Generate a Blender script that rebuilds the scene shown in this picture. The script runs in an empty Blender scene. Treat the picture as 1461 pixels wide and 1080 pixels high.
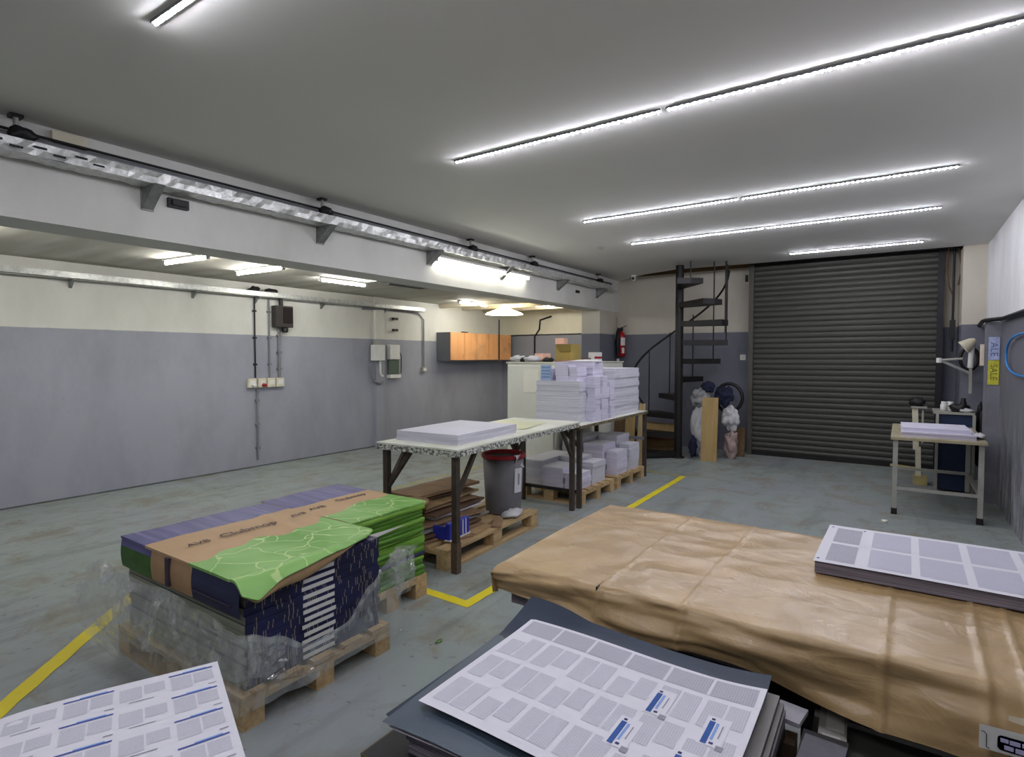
import bpy, bmesh, math, random
from mathutils import Vector, Matrix, noise
R = random.Random(7)
S = bpy.context.scene
COL = S.collection
rad = math.radians

# ------------------------------------------------------------------ materials
def lin(h):
    h = h.lstrip('#')
    out = []
    for i in (0, 2, 4):
        c = int(h[i:i+2], 16) / 255
        out.append(c / 12.92 if c <= .04045 else ((c + .055) / 1.055) ** 2.4)
    return (*out, 1)

class NT:
    def __init__(s, name):
        s.m = bpy.data.materials.new(name); s.m.use_nodes = True
        s.t = s.m.node_tree; s.n = s.t.nodes
        s.b = s.n['Principled BSDF']; s.o = s.n['Material Output']
        s.tc = s.n.new('ShaderNodeTexCoord')
    def new(s, typ, **k):
        n = s.n.new('ShaderNode' + typ)
        for a, v in k.items(): setattr(n, a, v)
        return n
    def l(s, a, b): s.t.links.new(a, b)
    def mapv(s, src='Object', scale=(1, 1, 1), rot=(0, 0, 0)):
        mp = s.new('Mapping'); mp.inputs['Scale'].default_value = scale; mp.inputs['Rotation'].default_value = rot
        if src == 'World': s.l(s.new('NewGeometry').outputs['Position'], mp.inputs[0])
        else: s.l(s.tc.outputs[src], mp.inputs[0])
        return mp.outputs[0]
    def noise(s, vec, scale=5, detail=4, rough=.5, dist=0):
        n = s.new('TexNoise'); n.inputs['Scale'].default_value = scale; n.inputs['Detail'].default_value = detail
        n.inputs['Roughness'].default_value = rough; n.inputs['Distortion'].default_value = dist
        s.l(vec, n.inputs['Vector']); return n.outputs['Fac']
    def ramp(s, fac, stops, interp='LINEAR'):
        r = s.new('ValToRGB'); r.color_ramp.interpolation = interp
        e = r.color_ramp.elements
        while len(e) < len(stops): e.new(.5)
        for i, (p, c) in enumerate(stops):
            e[i].position = p
            e[i].color = lin(c) if isinstance(c, str) else (c, c, c, 1)
        s.l(fac, r.inputs[0]); return r.outputs[0]
    def mix(s, fac, a, b, mode='MIX'):
        m = s.new('Mix', data_type='RGBA', blend_type=mode)
        for i, v in ((0, fac), (6, a), (7, b)):
            if hasattr(v, 'links'): s.l(v, m.inputs[i])
            elif i == 0: m.inputs[0].default_value = v
            else: m.inputs[i].default_value = lin(v) if isinstance(v, str) else v
        return m.outputs[2]
    def math(s, op, a, b=0.0, c=0.0):
        m = s.new('Math', operation=op)
        for i, v in enumerate((a, b, c)):
            if hasattr(v, 'links'): s.l(v, m.inputs[i])
            else: m.inputs[i].default_value = v
        return m.outputs[0]
    def sep(s, vec):
        n = s.new('SeparateXYZ'); s.l(vec, n.inputs[0]); return n.outputs
    def base(s, c):
        if hasattr(c, 'links'): s.l(c, s.b.inputs['Base Color'])
        else: s.b.inputs['Base Color'].default_value = lin(c)
    def set(s, rough=.6, metal=0., spec=.5):
        s.b.inputs['Roughness'].default_value = rough; s.b.inputs['Metallic'].default_value = metal
        s.b.inputs['Specular IOR Level'].default_value = spec
    def bump(s, h, strength=.3, dist=.01):
        b = s.new('Bump'); b.inputs['Strength'].default_value = strength; b.inputs['Distance'].default_value = dist
        s.l(h, b.inputs['Height']); s.l(b.outputs[0], s.b.inputs['Normal'])

MATS = {}
def M(name, color='#808080', rough=.6, metal=0., var=.12, vscale=9, bump=.0, bscale=40, spec=.4, stretch=(1, 1, 1)):
    """plain surface with a little mottling"""
    if name in MATS: return MATS[name]
    t = NT(name); t.set(rough, metal, spec)
    v = t.mapv('Object', stretch)
    n = t.noise(v, vscale, 5, .6)
    f = t.ramp(n, [(.3, 1 - var), (.7, 1 + var * .6 if var < .5 else 1)])
    t.base(t.mix(1.0, color, f, 'MULTIPLY'))
    if bump: t.bump(t.noise(v, bscale, 4), bump, .01)
    MATS[name] = t.m; return t.m

def emis(name, color, strength):
    t = NT(name); t.base('#ffffff'); t.b.inputs['Emission Color'].default_value = lin(color)
    t.b.inputs['Emission Strength'].default_value = strength
    MATS[name] = t.m; return t.m

def wall_mat(name, h, top, low, stripe=None, dirty=.25, smear=0.0, soft=.012):
    t = NT(name); t.set(.62, 0, .35)
    w = t.mapv('World'); z = t.sep(w)[2]
    wob = t.math('MULTIPLY', t.math('SUBTRACT', t.noise(w, 6, 3), .5), soft)
    zz = t.math('ADD', z, wob)
    isl = t.math('LESS_THAN', zz, h)
    n1 = t.noise(t.mapv('World', (1, 1, .5)), 1.6, 6, .65)
    n2 = t.noise(t.mapv('World', (3, 3, 1.2)), 1.6, 5, .6)
    c_top = t.mix(t.ramp(n1, [(.42, 0.), (.75, dirty)]), top, '#8f8a7c')
    c_low = t.mix(t.ramp(n1, [(.42, 0.), (.8, .4)]), low, '#666870')
    c_low = t.mix(t.ramp(n2, [(.56, 0.), (.8, .22)]), c_low, '#a2a1a2')
    if smear:
        lowz = t.ramp(t.math('DIVIDE', z, 1.5), [(.1, smear), (.75, 0.)])
        c_low = t.mix(t.math('MULTIPLY', lowz, t.ramp(t.noise(t.mapv('World', (3, 3, .8)), 2.5, 6, .7), [(.45, 0.), (.6, 1.)])), c_low, '#a9a8b2')
    sp = t.ramp(t.noise(w, 26, 3, .6), [(.70, 0.), (.76, .5)])
    c_low = t.mix(sp, c_low, '#4a4a50')
    c = t.mix(isl, c_top, c_low)
    if stripe:
        band = t.math('LESS_THAN', t.math('ABSOLUTE', t.math('SUBTRACT', zz, h)), stripe)
        c = t.mix(band, c, '#2c2c30')
    t.base(c); t.bump(t.noise(w, 14, 5, .6), .18, .01)
    MATS[name] = t.m; return t.m

# floor: worn grey-green floor paint over concrete
t = NT('floor_paint'); w = t.mapv('World')
n1 = t.noise(w, .55, 7, .62, .4); n2 = t.noise(w, 2.6, 8, .7, .6); n3 = t.noise(w, 13, 5, .65)
ns = t.noise(t.mapv('World', (1, .14, 1), (0, 0, rad(14))), 5, 6, .65)
c = t.mix(t.ramp(n1, [(.35, 0.), (.65, 1.)]), '#8f9a94', '#8f9498')
c = t.mix(t.ramp(n2, [(.50, 0.), (.64, .8)]), c, '#85816f')
c = t.mix(t.ramp(ns, [(.52, 0.), (.72, .6)]), c, '#5c625e')
c = t.mix(t.ramp(ns, [(.25, .4), (.42, 0.)]), c, '#a2a8a6')
c = t.mix(t.ramp(n3, [(.62, 0.), (.69, .6)]), c, '#4d504b')
n4 = t.noise(w, 1.1, 7, .75, 1.2)
c = t.mix(t.ramp(n4, [(.57, 0.), (.62, .22), (.68, 0.)]), c, '#5b5f58')
t.base(c); t.set(.42, 0, .45)
t.l(t.ramp(n2, [(.3, .32), (.7, .6)]), t.b.inputs['Roughness'])
t.bump(t.noise(w, 22, 5, .6), .12, .006); FLOOR = t.m

# ceiling: off-white board, faint blotches
t = NT('ceiling_paint'); w = t.mapv('World'); t.set(.75, 0, .2)
c = t.mix(t.ramp(t.noise(w, .6, 4), [(.35, 0.), (.7, 1.)]), '#dfdedb', '#d8d7d2')
t.base(c); CEIL = t.m
t = NT('bay_ceiling_paint'); w = t.mapv('World'); t.set(.75, 0, .2)
c = t.mix(t.ramp(t.noise(t.mapv('World', (.3, 3, 1)), 2, 5), [(.35, 0.), (.7, 1.)]), '#cfccc2', '#b7b2a4')
t.base(c); BAYCEIL = t.m

WALL_L = wall_mat('left_wall_paint', 1.86, '#dddcd6', '#9c9ea9')
WALL_B = wall_mat('back_wall_paint', 1.96, '#c6c0b2', '#6c6e79', stripe=None)
WALL_BAY = wall_mat('bay_wall_paint', 2.03, '#d9d3c0', '#878893', stripe=.015)
WALL_R = wall_mat('right_wall_paint', 1.93, '#dddde0', '#62626a', dirty=.35, smear=.9)
BEAM = wall_mat('beam_paint', -1, '#d6d6d1', '#d6d6d1')

# yellow floor line
t = NT('yellow_line_paint'); t.set(.55)
n = t.noise(t.mapv('World'), 16, 5, .7)
t.base(t.mix(t.ramp(n, [(.60, 0.), (.72, .6)]), '#e2d021', '#8f8a3c')); YEL = t.m
t = NT('faded_yellow_paint'); t.set(.55)
n = t.noise(t.mapv('World'), 12, 5, .7)
t.base(t.mix(t.ramp(n, [(.42, 0.), (.6, .9)]), '#b3a648', '#83867a')); YELF = t.m

def paper_edge(name, c1, c2, scale=160):
    t = NT(name); t.set(.75, 0, .25)
    v = t.mapv('Object', (.6, .6, 1))
    n = t.noise(t.mapv('Object', (.012, .012, 1)), scale, 3, .7)
    n2 = t.noise(t.mapv('Object', (.5, .5, 6)), 6, 4)
    c = t.mix(t.ramp(n, [(.38, 0.), (.62, 1.)]), c1, c2)
    c = t.mix(t.ramp(n2, [(.55, 0.), (.75, .5)]), c, c2)
    t.base(c); t.bump(n, .2, .002); MATS[name] = t.m; return t.m
PAPER = M('white_paper', '#d6d5de', .7, 0, .04, 3)
PEDGE = paper_edge('white_paper_edges', '#d2d2dc', '#b8b8c4')
PEDGE_L = paper_edge('lilac_paper_edges', '#dad7e6', '#bdb8d0')
PEDGE_D = paper_edge('grey_paper_edges', '#8d868f', '#5d5862')
PWARM = M('cream_paper', '#e6e4d6', .7, 0, .05, 3)

def text_mat(name, bg, ink, rot=0, lines=170, dens=.5):
    """small illegible print: broken rows of ink along object x (or y when rot)"""
    t = NT(name); t.set(.7, 0, .25)
    v = t.mapv('Object'); x, y = t.sep(v)[0], t.sep(v)[1]
    a, b = (y, x) if rot else (x, y)
    row = t.math('MULTIPLY', b, lines)
    saw = t.math('FRACT', row); on = t.math('LESS_THAN', saw, .55)
    cb = t.new('CombineXYZ'); t.l(t.math('MULTIPLY', a, 260), cb.inputs[0]); t.l(t.math('FLOOR', row), cb.inputs[1])
    n = t.noise(cb.outputs[0], 1.0, 2, .6)
    fac = t.math('MULTIPLY', on, t.ramp(n, [(.38, 0.), (.5, dens)]))
    cb2 = t.new('CombineXYZ'); t.l(t.math('MULTIPLY', a, 12), cb2.inputs[0]); t.l(t.math('FLOOR', t.math('MULTIPLY', row, .25)), cb2.inputs[1])
    fac = t.math('MULTIPLY', fac, t.ramp(t.noise(cb2.outputs[0], 1.3, 2), [(.25, .55), (.5, 1.)]))
    t.base(t.mix(fac, bg, ink)); MATS[name] = t.m; return t.m
TXX = text_mat('small_print_across', '#c4c4ce', '#9c9ca8', 0)
TXY = text_mat('small_print_lengthwise', '#c2c2cd', '#9c9ca8', 1, 170, .4)
TXD = text_mat('dense_small_print', '#b0b0bc', '#92929c', 1, 150, .5)
TXR = text_mat('pale_page_print', '#bcbbcb', '#9a99aa', 0, 150, .45)
TXRD = text_mat('dark_page_print', '#b3b2bf', '#77767f', 0, 120, .6)
INKB = M('blue_heading_ink', '#3d4f9a', .7, 0, .1)
INKD = M('deep_blue_ink', '#23509a', .7, 0, .25, 40)
INKG = M('grey_ink', '#8d8d99', .7, 0, .1)
INKN = M('navy_ink', '#2c2f66', .7, 0, .1)

# wood
def wood(name, c1, c2, ax=0, sc=1.0):
    t = NT(name); t.set(.7, 0, .3)
    s = [26 * sc] * 3; s[ax] = 1.6 * sc
    n = t.noise(t.mapv('Object', s), 1, 6, .6, .5); n2 = t.noise(t.mapv('Object'), 4, 4)
    c = t.mix(t.ramp(n, [(.3, 0.), (.7, 1.)]), c1, c2)
    c = t.mix(t.ramp(n2, [(.5, 0.), (.75, .5)]), c, '#8a7658')
    t.base(c); t.bump(n, .2, .003); MATS[name] = t.m; return t.m
PALX = wood('pallet_pine', '#cdb388', '#a1855c', 0)
PALY = wood('pallet_pine_cross', '#cab082', '#9b7f56', 1)
WBROWN = wood('weathered_wood', '#7b6244', '#4f3e2c', 1)
WTAN = wood('tan_board', '#b49a6a', '#a48a5a', 2)
WORANGE = wood('orange_veneer', '#e0a878', '#d2955f', 2, .5)
WPLY = wood('brown_plywood', '#6e5230', '#574024', 0, .6)

STEEL = M('dark_brown_steel', '#4a413b', .55, .3, .3, 14, .1)
STEELB = M('black_stair_steel', '#211f1f', .5, .3, .25, 9, .1)
BLACK = M('black_plastic', '#151517', .5, 0, .2, 9)
BLACKM = M('black_machine_metal', '#222226', .45, .35, .25, 6)
GALV = M('galvanised_steel', '#d4d5d3', .38, .55, .3, 22, .3, 40)
GALVD = M('dull_galvanised_steel', '#8e908f', .5, .6, .3, 14, .1)
GREYP = M('grey_plastic_bin', '#6f6e73', .5, 0, .1, 5)
GREYM = M('light_grey_metal', '#a5a49c', .5, .2, .15, 7)
GREYW = M('grey_conduit', '#7b7c82', .55, .1, .15, 7)
REDP = M('red_plastic', '#a01f2c', .45, 0, .15, 9)
REDX = M('red_extinguisher_paint', '#a3141d', .3, 0, .1, 6)
WHITEP = M('white_plastic', '#dcdcd8', .5, 0, .06, 7)
CREAMP = M('cream_plastic', '#d3cdb6', .5, 0, .1, 7)
WENAM = M('white_enamel', '#d9dad0', .45, 0, .07, 3)
BLUEP = M('blue_plastic', '#2a34a8', .45, 0, .15, 6)
BLUED = M('dark_blue_panel', '#1b2c4a', .5, .1, .2, 4)
BLUEH = M('blue_hose_rubber', '#2f7fc4', .4, 0, .1, 6)
TAPEY = M('yellow_label_paper', '#c9c540', .6, 0, .25, 30)
TAPEW = M('pale_blue_label_paper', '#a9b4d8', .6, 0, .3, 30)
CARD = M('brown_cardboard', '#94785c', .8, 0, .2, 8, .1)
CARDL = M('light_cardboard', '#ab8e68', .8, 0, .15, 6, .1)
CARDO = M('olive_cardboard', '#a08c4c', .75, 0, .15, 4)
CARDD = M('dark_cardboard', '#6b5341', .85, 0, .25, 8, .1)
GREYC = M('grey_card_sheet', '#8f8d8a', .8, 0, .2, 6)
PINKB = M('pink_carton', '#dcae98', .7, 0, .15, 6)
PLATE = M('dark_blue_printing_plate', '#1b2a40', .42, .1, .2, 4)
PLATEG = M('blue_grey_printing_plate', '#465361', .4, .1, .25, 5)
GREYB = M('grey_trolley_metal', '#55554f', .55, .2, .2, 5)
CLOTH = M('white_crumpled_plastic', '#c6c6c8', .5, 0, .15, 8, .5, 14)
NAVYC = M('navy_cloth', '#1a1f38', .85, 0, .3, 8, .4, 20)
GREYSACK = M('grey_woven_sack', '#8d8f90', .8, 0, .2, 8, .5, 18)
PINKC = M('pinkish_cloth', '#a99490', .85, 0, .3, 10, .4, 20)
CHIP = M('green_debris', '#5f7a48', .8)
DOTM = M('dark_smudge', '#3a3a38', .8)

# speckled worn white laminate edge of the bench
t = NT('chipped_white_edge'); t.set(.6)
n = t.noise(t.mapv('Object', (1, 1, 1.4)), 34, 4, .7)
t.base(t.mix(t.ramp(n, [(.46, 0.), (.53, 1.)]), '#cfd0cb', '#5c5f55')); CHIPPED = t.m
t = NT('bench_laminate'); t.set(.5)
n = t.noise(t.mapv('Object'), 3, 5, .6)
t.base(t.mix(t.ramp(n, [(.45, 0.), (.75, .6)]), '#dfe0d4', '#b6bb9e')); LAMIN = t.m
# leopard worn plywood corner
t = NT('worn_bench_edge'); t.set(.6)
n = t.noise(t.mapv('Object'), 50, 4, .7)
t.base(t.mix(t.ramp(n, [(.45, 0.), (.55, 1.)]), '#8c8266', '#3d382b')); WORNE = t.m

# kraft wrapping paper
t = NT('brown_kraft_paper'); t.set(.4, 0, .6)
v = t.mapv('Object')
n = t.noise(v, 3.5, 6, .6, .8); n2 = t.noise(t.mapv('Object', (1, 2.2, 2)), 4.5, 4, .5, 2.2)
c = t.mix(t.ramp(n, [(.35, 0.), (.7, 1.)]), '#b09469', '#9c825b')
t.base(c); t.l(t.ramp(n2, [(.3, .26), (.7, .46)]), t.b.inputs['Roughness'])
vk = t.new('TexVoronoi', feature='F1'); vk.inputs['Scale'].default_value = 5.5; t.l(t.mapv('Object', (.7, 1.5, 2), (0, 0, .3)), vk.inputs['Vector'])
t.bump(t.math('ADD', t.math('MULTIPLY', vk.outputs['Distance'], .8), t.math('MULTIPLY', n, .8)), .30, .04); KRAFT = t.m
# lime stained edge of kraft
# printed cartons
t = NT('green_leaf_print'); t.set(.5, 0, .4)
v = t.mapv('Object', (1, 1, 0))
vo = t.new('TexVoronoi', feature='DISTANCE_TO_EDGE'); vo.inputs['Scale'].default_value = 5.5
mixv = t.new('VectorMath', operation='ADD'); nn = t.new('TexNoise'); nn.inputs['Scale'].default_value = 4
t.l(v, nn.inputs['Vector']); sc = t.new('VectorMath', operation='SCALE'); sc.inputs['Scale'].default_value = .25
t.l(nn.outputs['Color'], sc.inputs[0]); t.l(v, mixv.inputs[0]); t.l(sc.outputs[0], mixv.inputs[1]); t.l(mixv.outputs[0], vo.inputs['Vector'])
vein = t.ramp(vo.outputs['Distance'], [(.012, .85), (.026, 0.)])
c = t.mix(t.ramp(t.noise(v, 2.5, 2), [(.42, 0.), (.6, 1.)]), '#68a044', '#88b866')
c = t.mix(vein, c, '#b9d48c'); t.base(c); LEAF = t.m
t = NT('purple_streak_print'); t.set(.5, 0, .4)
n = t.noise(t.mapv('Object', (.9, 1, 0), (0, 0, rad(-24))), 1, 1)
n = t.noise(t.mapv('Object', (1.2, 26, 0), (0, 0, rad(20))), 1.0, 3, .6)
c = t.mix(t.ramp(n, [(.40, 0.), (.62, 1.)]), '#4c4a7c', '#6a6896')
c = t.mix(t.ramp(n, [(.62, 0.), (.72, .7)]), c, '#aca8c4'); t.base(c); PURP = t.m
TANP = M('tan_carton_print', '#bd9c76', .6, 0, .08, 4)
t = NT('navy_brick_print'); t.set(.5, 0, .4)
v = t.mapv('World'); x, y, z = t.sep(v)[0], t.sep(v)[1], t.sep(v)[2]
cell = t.new('CombineXYZ'); t.l(t.math('FLOOR', t.math('MULTIPLY', y, 90)), cell.inputs[0]); t.l(t.math('FLOOR', t.math('MULTIPLY', z, 27)), cell.inputs[1])
wn = t.new('TexWhiteNoise', noise_dimensions='2D'); t.l(cell.outputs[0], wn.inputs[0])
dash = t.math('MULTIPLY', t.math('GREATER_THAN', wn.outputs[0], .78), t.math('LESS_THAN', t.math('FRACT', t.math('MULTIPLY', y, 90)), .36))
c = t.mix(t.ramp(t.noise(v, 7, 3), [(.4, 0.), (.6, 1.)]), '#232651', '#1a1c3c')
c = t.mix(dash, c, '#8d8478'); t.base(c); NAVY = t.m
BOOKG = paper_edge('grey_carton_edges', '#989a88', '#75776a', 60)
def green_edge(name, a, b):
    t = NT(name); t.set(.55, 0, .35)
    n = t.noise(t.mapv('Object', (2, 2, 30)), 3, 4, .6)
    t.base(t.mix(t.ramp(n, [(.35, 0.), (.65, 1.)]), a, b)); MATS[name] = t.m; return t.m
GE = [green_edge('green_carton_edges', '#5d8f2c', '#3c6a20'), green_edge('lime_carton_edges', '#79a83e', '#55842c'), green_edge('dark_green_carton_edges', '#4d7c28', '#2f5619')]
NAVYE = M('navy_carton_edge', '#2a3348', .55, 0, .2, 20)

# clear plastic film
def film_mat(name, lo, hi):
    t = NT(name)
    tr = t.new('BsdfTransparent'); tr.inputs[0].default_value = (.97, .98, .97, 1)
    gl = t.new('BsdfGlossy'); gl.inputs['Roughness'].default_value = .12; gl.inputs[0].default_value = (.95, .96, .98, 1)
    di = t.new('BsdfDiffuse'); di.inputs[0].default_value = lin('#eef0ee')
    tl = t.new('BsdfTranslucent'); tl.inputs[0].default_value = lin('#eef0ee')
    n = t.noise(t.mapv('Object', (1.0, 1.0, .35), (.3, .55, .2)), 9, 4, .5, .8)
    nr = t.noise(t.mapv('Object', (1.0, 1.0, .4), (.2, .6, .3)), 6, 5, .55, 1.4)
    bp = t.new('Bump'); bp.inputs['Strength'].default_value = .9; bp.inputs['Distance'].default_value = .03
    t.l(n, bp.inputs['Height'])
    for q in (gl, di, tl): t.l(bp.outputs[0], q.inputs['Normal'])
    m0 = t.new('MixShader'); m0.inputs[0].default_value = .45; t.l(di.outputs[0], m0.inputs[1]); t.l(tl.outputs[0], m0.inputs[2])
    m1 = t.new('MixShader'); t.l(t.ramp(n, [(.40, .2), (.70, .75)]), m1.inputs[0]); t.l(gl.outputs[0], m1.inputs[1]); t.l(m0.outputs[0], m1.inputs[2])
    m2 = t.new('MixShader'); t.l(t.ramp(nr, [(.30, hi), (.44, lo * 1.4), (.56, lo), (.72, hi)]), m2.inputs[0]); t.l(tr.outputs[0], m2.inputs[1]); t.l(m1.outputs[0], m2.inputs[2])
    t.l(m2.outputs[0], t.o.inputs[0]); return t.m
FILM = film_mat('clear_plastic_film', .25, .68); FILM2 = film_mat('crumpled_plastic_film', .26, .92)

# roller shutter
t = NT('shutter_slat_paint'); t.set(.5, .2, .4)
n = t.noise(t.mapv('Object', (.4, 1, 14)), 1.2, 5, .6)
t.base(t.mix(t.ramp(n, [(.35, 0.), (.7, 1.)]), '#4b4b46', '#3f3f3b')); SHUT = t.m

LED = emis('led_diode_glow', '#f6f5ff', 400)
TUBE = emis('fluorescent_tube_glow', '#fffbe8', 22)
TUBEB = emis('bay_tube_glow', '#fdfcf6', 105)
BULB = emis('pendant_glow', '#fff3cf', 7)

# ------------------------------------------------------------------ geometry
class MB:
    def __init__(s): s.v = []; s.f = []; s.m = []; s.sm = []
    def add(s, vs, fs, mi=0, smooth=False):
        o = len(s.v); s.v += [tuple(p) for p in vs]
        for f in fs: s.f.append([i + o for i in f]); s.m.append(mi); s.sm.append(smooth)
        return s
    def box(s, x0, x1, y0, y1, z0, z1, mi=0, mats=None, M4=None):
        vs = [Vector((x, y, z)) for z in (z0, z1) for y in (y0, y1) for x in (x0, x1)]
        if M4: vs = [M4 @ p for p in vs]
        fs = [(0, 2, 3, 1), (4, 5, 7, 6), (0, 1, 5, 4), (2, 6, 7, 3), (0, 4, 6, 2), (1, 3, 7, 5)]  # bottom top -y +y -x +x
        o = len(s.v); s.v += [tuple(p) for p in vs]
        for k, f in enumerate(fs): s.f.append([i + o for i in f]); s.m.append(mats[k] if mats else mi); s.sm.append(False)
        return s
    def bar(s, p, q, w, h=None, mi=0, up=(0, 0, 1)):
        p, q = Vector(p), Vector(q); h = h or w; d = (q - p).normalized(); u = Vector(up)
        if abs(d.dot(u)) > .95: u = Vector((0, 1, 0))
        a = d.cross(u).normalized() * w / 2; b = a.cross(d).normalized() * h / 2
        vs = [c + i * a + j * b for c in (p, q) for i, j in ((-1, -1), (1, -1), (1, 1), (-1, 1))]
        return s.add(vs, [(0, 1, 2, 3)[::-1], (4, 5, 6, 7), (0, 1, 5, 4), (1, 2, 6, 5), (2, 3, 7, 6), (3, 0, 4, 7)], mi)
    def tube(s, pts, r, n=8, mi=0, closed=False, cap=True):
        pts = [Vector(p) for p in pts]; L = len(pts); rs = r if isinstance(r, (list, tuple)) else [r] * L
        vs = []; prev = None
        for i, p in enumerate(pts):
            if closed: d = pts[(i + 1) % L] - pts[i - 1]
            else: d = pts[min(i + 1, L - 1)] - pts[max(i - 1, 0)]
            d.normalize()
            a = (prev - d * prev.dot(d)) if prev else d.orthogonal()
            if a.length < 1e-4: a = d.orthogonal()
            a.normalize(); prev = a; b = d.cross(a)
            for k in range(n):
                t = 2 * math.pi * k / n; vs.append(p + (a * math.cos(t) + b * math.sin(t)) * rs[i])
        fs = []
        for i in range(L if closed else L - 1):
            j = (i + 1) % L
            for k in range(n): fs.append((i * n + k, i * n + (k + 1) % n, j * n + (k + 1) % n, j * n + k))
        s.add(vs, fs, mi, True)
        if cap and not closed:
            s.add([vs[k] for k in range(n)][::-1], [tuple(range(n))], mi); s.add(vs[-n:], [tuple(range(n))], mi)
        return s
    def lathe(s, prof, n=20, c=(0, 0, 0), mi=0, smooth=True, M4=None):
        c = Vector(c); vs = []
        for r, z in prof:
            for k in range(n):
                t = 2 * math.pi * k / n; p = Vector((r * math.cos(t), r * math.sin(t), z))
                vs.append((M4 @ p if M4 else p) + c)
        fs = [(i * n + k, i * n + (k + 1) % n, (i + 1) * n + (k + 1) % n, (i + 1) * n + k) for i in range(len(prof) - 1) for k in range(n)]
        return s.add(vs, fs, mi, smooth)
    def grid(s, f, nu, nv, mi=0, smooth=True, pick=None, flip=False):
        vs = [f(i / nu, j / nv) for j in range(nv + 1) for i in range(nu + 1)]
        o = len(s.v); s.v += [tuple(p) for p in vs]
        for j in range(nv):
            for i in range(nu):
                q = [j * (nu + 1) + i, j * (nu + 1) + i + 1, (j + 1) * (nu + 1) + i + 1, (j + 1) * (nu + 1) + i]
                if flip: q = q[::-1]
                s.f.append([k + o for k in q]); s.m.append(pick((i + .5) / nu, (j + .5) / nv) if pick else mi); s.sm.append(smooth)
        return s
    def prism(s, poly, z0, z1, mi=0):
        n = len(poly); vs = [(x, y, z0) for x, y in poly] + [(x, y, z1) for x, y in poly]
        return s.add(vs, [tuple(range(n))[::-1], tuple(range(n, 2 * n))] + [(i, (i + 1) % n, (i + 1) % n + n, i + n) for i in range(n)], mi)
    def blob(s, c, r, seed=0, amp=.25, mi=0, nu=16, nv=10, sq=1.0):
        c = Vector(c)
        def f(u, v):
            t, p = 2 * math.pi * u, math.pi * (v - .5)
            d = Vector((math.cos(p) * math.cos(t), math.cos(p) * math.sin(t), math.sin(p)))
            k = 1 + amp * noise.noise(d * 1.9 + Vector((seed * 7.3, 0, 0)))
            k += amp * .35 * noise.noise(d * 5 + Vector((seed * 3.1, 2, 0)))
            return c + Vector((d.x * r[0] * k, d.y * r[1] * k, d.z * r[2] * k))
        return s.grid(f, nu, nv, mi)
    def build(s, name, mats, parent=None, loc=(0, 0, 0), bevel=0, rot=0):
        me = bpy.data.meshes.new(name); me.from_pydata(s.v, [], s.f); me.update()
        for m in (mats if isinstance(mats, (list, tuple)) else [mats]): me.materials.append(m)
        me.polygons.foreach_set('material_index', s.m); me.polygons.foreach_set('use_smooth', s.sm)
        bm = bmesh.new(); bm.from_mesh(me); bmesh.ops.remove_doubles(bm, verts=bm.verts, dist=1e-6) if bevel == 0 and False else None
        bm.to_mesh(me); bm.free()
        o = bpy.data.objects.new(name, me); COL.objects.link(o); o.location = loc
        if rot: o.rotation_euler[2] = rot
        if parent: o.parent = parent
        if bevel:
            b = o.modifiers.new('bevel', 'BEVEL'); b.width = bevel; b.segments = 2; b.limit_method = 'ANGLE'
        return o

def tag(o, label, cat, group=None, kind=None):
    o['label'] = label; o['category'] = cat
    if group: o['group'] = group
    if kind: o['kind'] = kind
    return o
def thing(name, label, cat, loc=(0, 0, 0), rot=0, group=None):
    o = bpy.data.objects.new(name, None); COL.objects.link(o); o.empty_display_size = .1
    o.location = loc; o.rotation_euler = (0, 0, rot)
    return tag(o, label, cat, group)
def struct(o): o['kind'] = 'structure'; return o
def dup(root, loc, rot=None, label=None):
    r = root.copy(); COL.objects.link(r); r.location = loc
    if rot is not None: r.rotation_euler = (0, 0, rot)
    if label: r['label'] = label
    for ch in list(root.children):
        c = ch.copy(); COL.objects.link(c); c.parent = r
        for g in ch.children:
            d = g.copy(); COL.objects.link(d); d.parent = c
    return r
def text(name, body, size, mat, parent, M4, depth=.0005):
    cu = bpy.data.curves.new(name, 'FONT'); cu.body = body; cu.size = size; cu.align_x = 'CENTER'; cu.align_y = 'CENTER'; cu.extrude = depth
    tmp = bpy.data.objects.new('tmp', cu); COL.objects.link(tmp)
    me = bpy.data.meshes.new_from_object(tmp.evaluated_get(bpy.context.evaluated_depsgraph_get()))
    bpy.data.objects.remove(tmp)
    me.transform(M4); me.materials.clear(); me.materials.append(mat)
    o = bpy.data.objects.new(name, me); COL.objects.link(o); o.parent = parent; return o
def basis(o, x, y):
    x = Vector(x).normalized(); y = Vector(y).normalized(); z = x.cross(y)
    m = Matrix((x, y, z)).transposed().to_4x4(); m.translation = Vector(o); return m

# ================================================================== THE ROOM
XL, XB, XR = -7.5, -4.33, .86        # left wall, beam face, right wall
YB, YBAY, YR = 9.85, 10.6, -3.2      # shutter wall, bay end wall, wall behind camera
ZC, ZBAY, ZBEAM = 2.95, 2.58, 2.37
struct(MB().box(XL - .2, XR + .2, YR - .2, YBAY + .2, -.15, 0).build('floor', FLOOR))
struct(MB().box(XL - .2, XL, YR - .2, YBAY + .2, 0, 3.0).build('wall_left', WALL_L))
struct(MB().box(XL, XB - .35, YBAY, YBAY + .2, 0, 3.0).build('wall_bay_end', WALL_BAY))
struct(MB().box(XB - .35, XB, 9.05, YBAY + .2, 0, ZBEAM).build('wall_column', WALL_B))
struct(MB().box(XB, XR + .2, YB, YB + .2, 0, 3.0).build('wall_back', WALL_B))
struct(MB().box(XR, XR + .2, YR - .2, YB, 0, 4.0).build('wall_right', WALL_R))
struct(MB().box(XL, XR, YR - .2, YR, 0, 3.1).build('wall_front', WALL_L))
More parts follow.
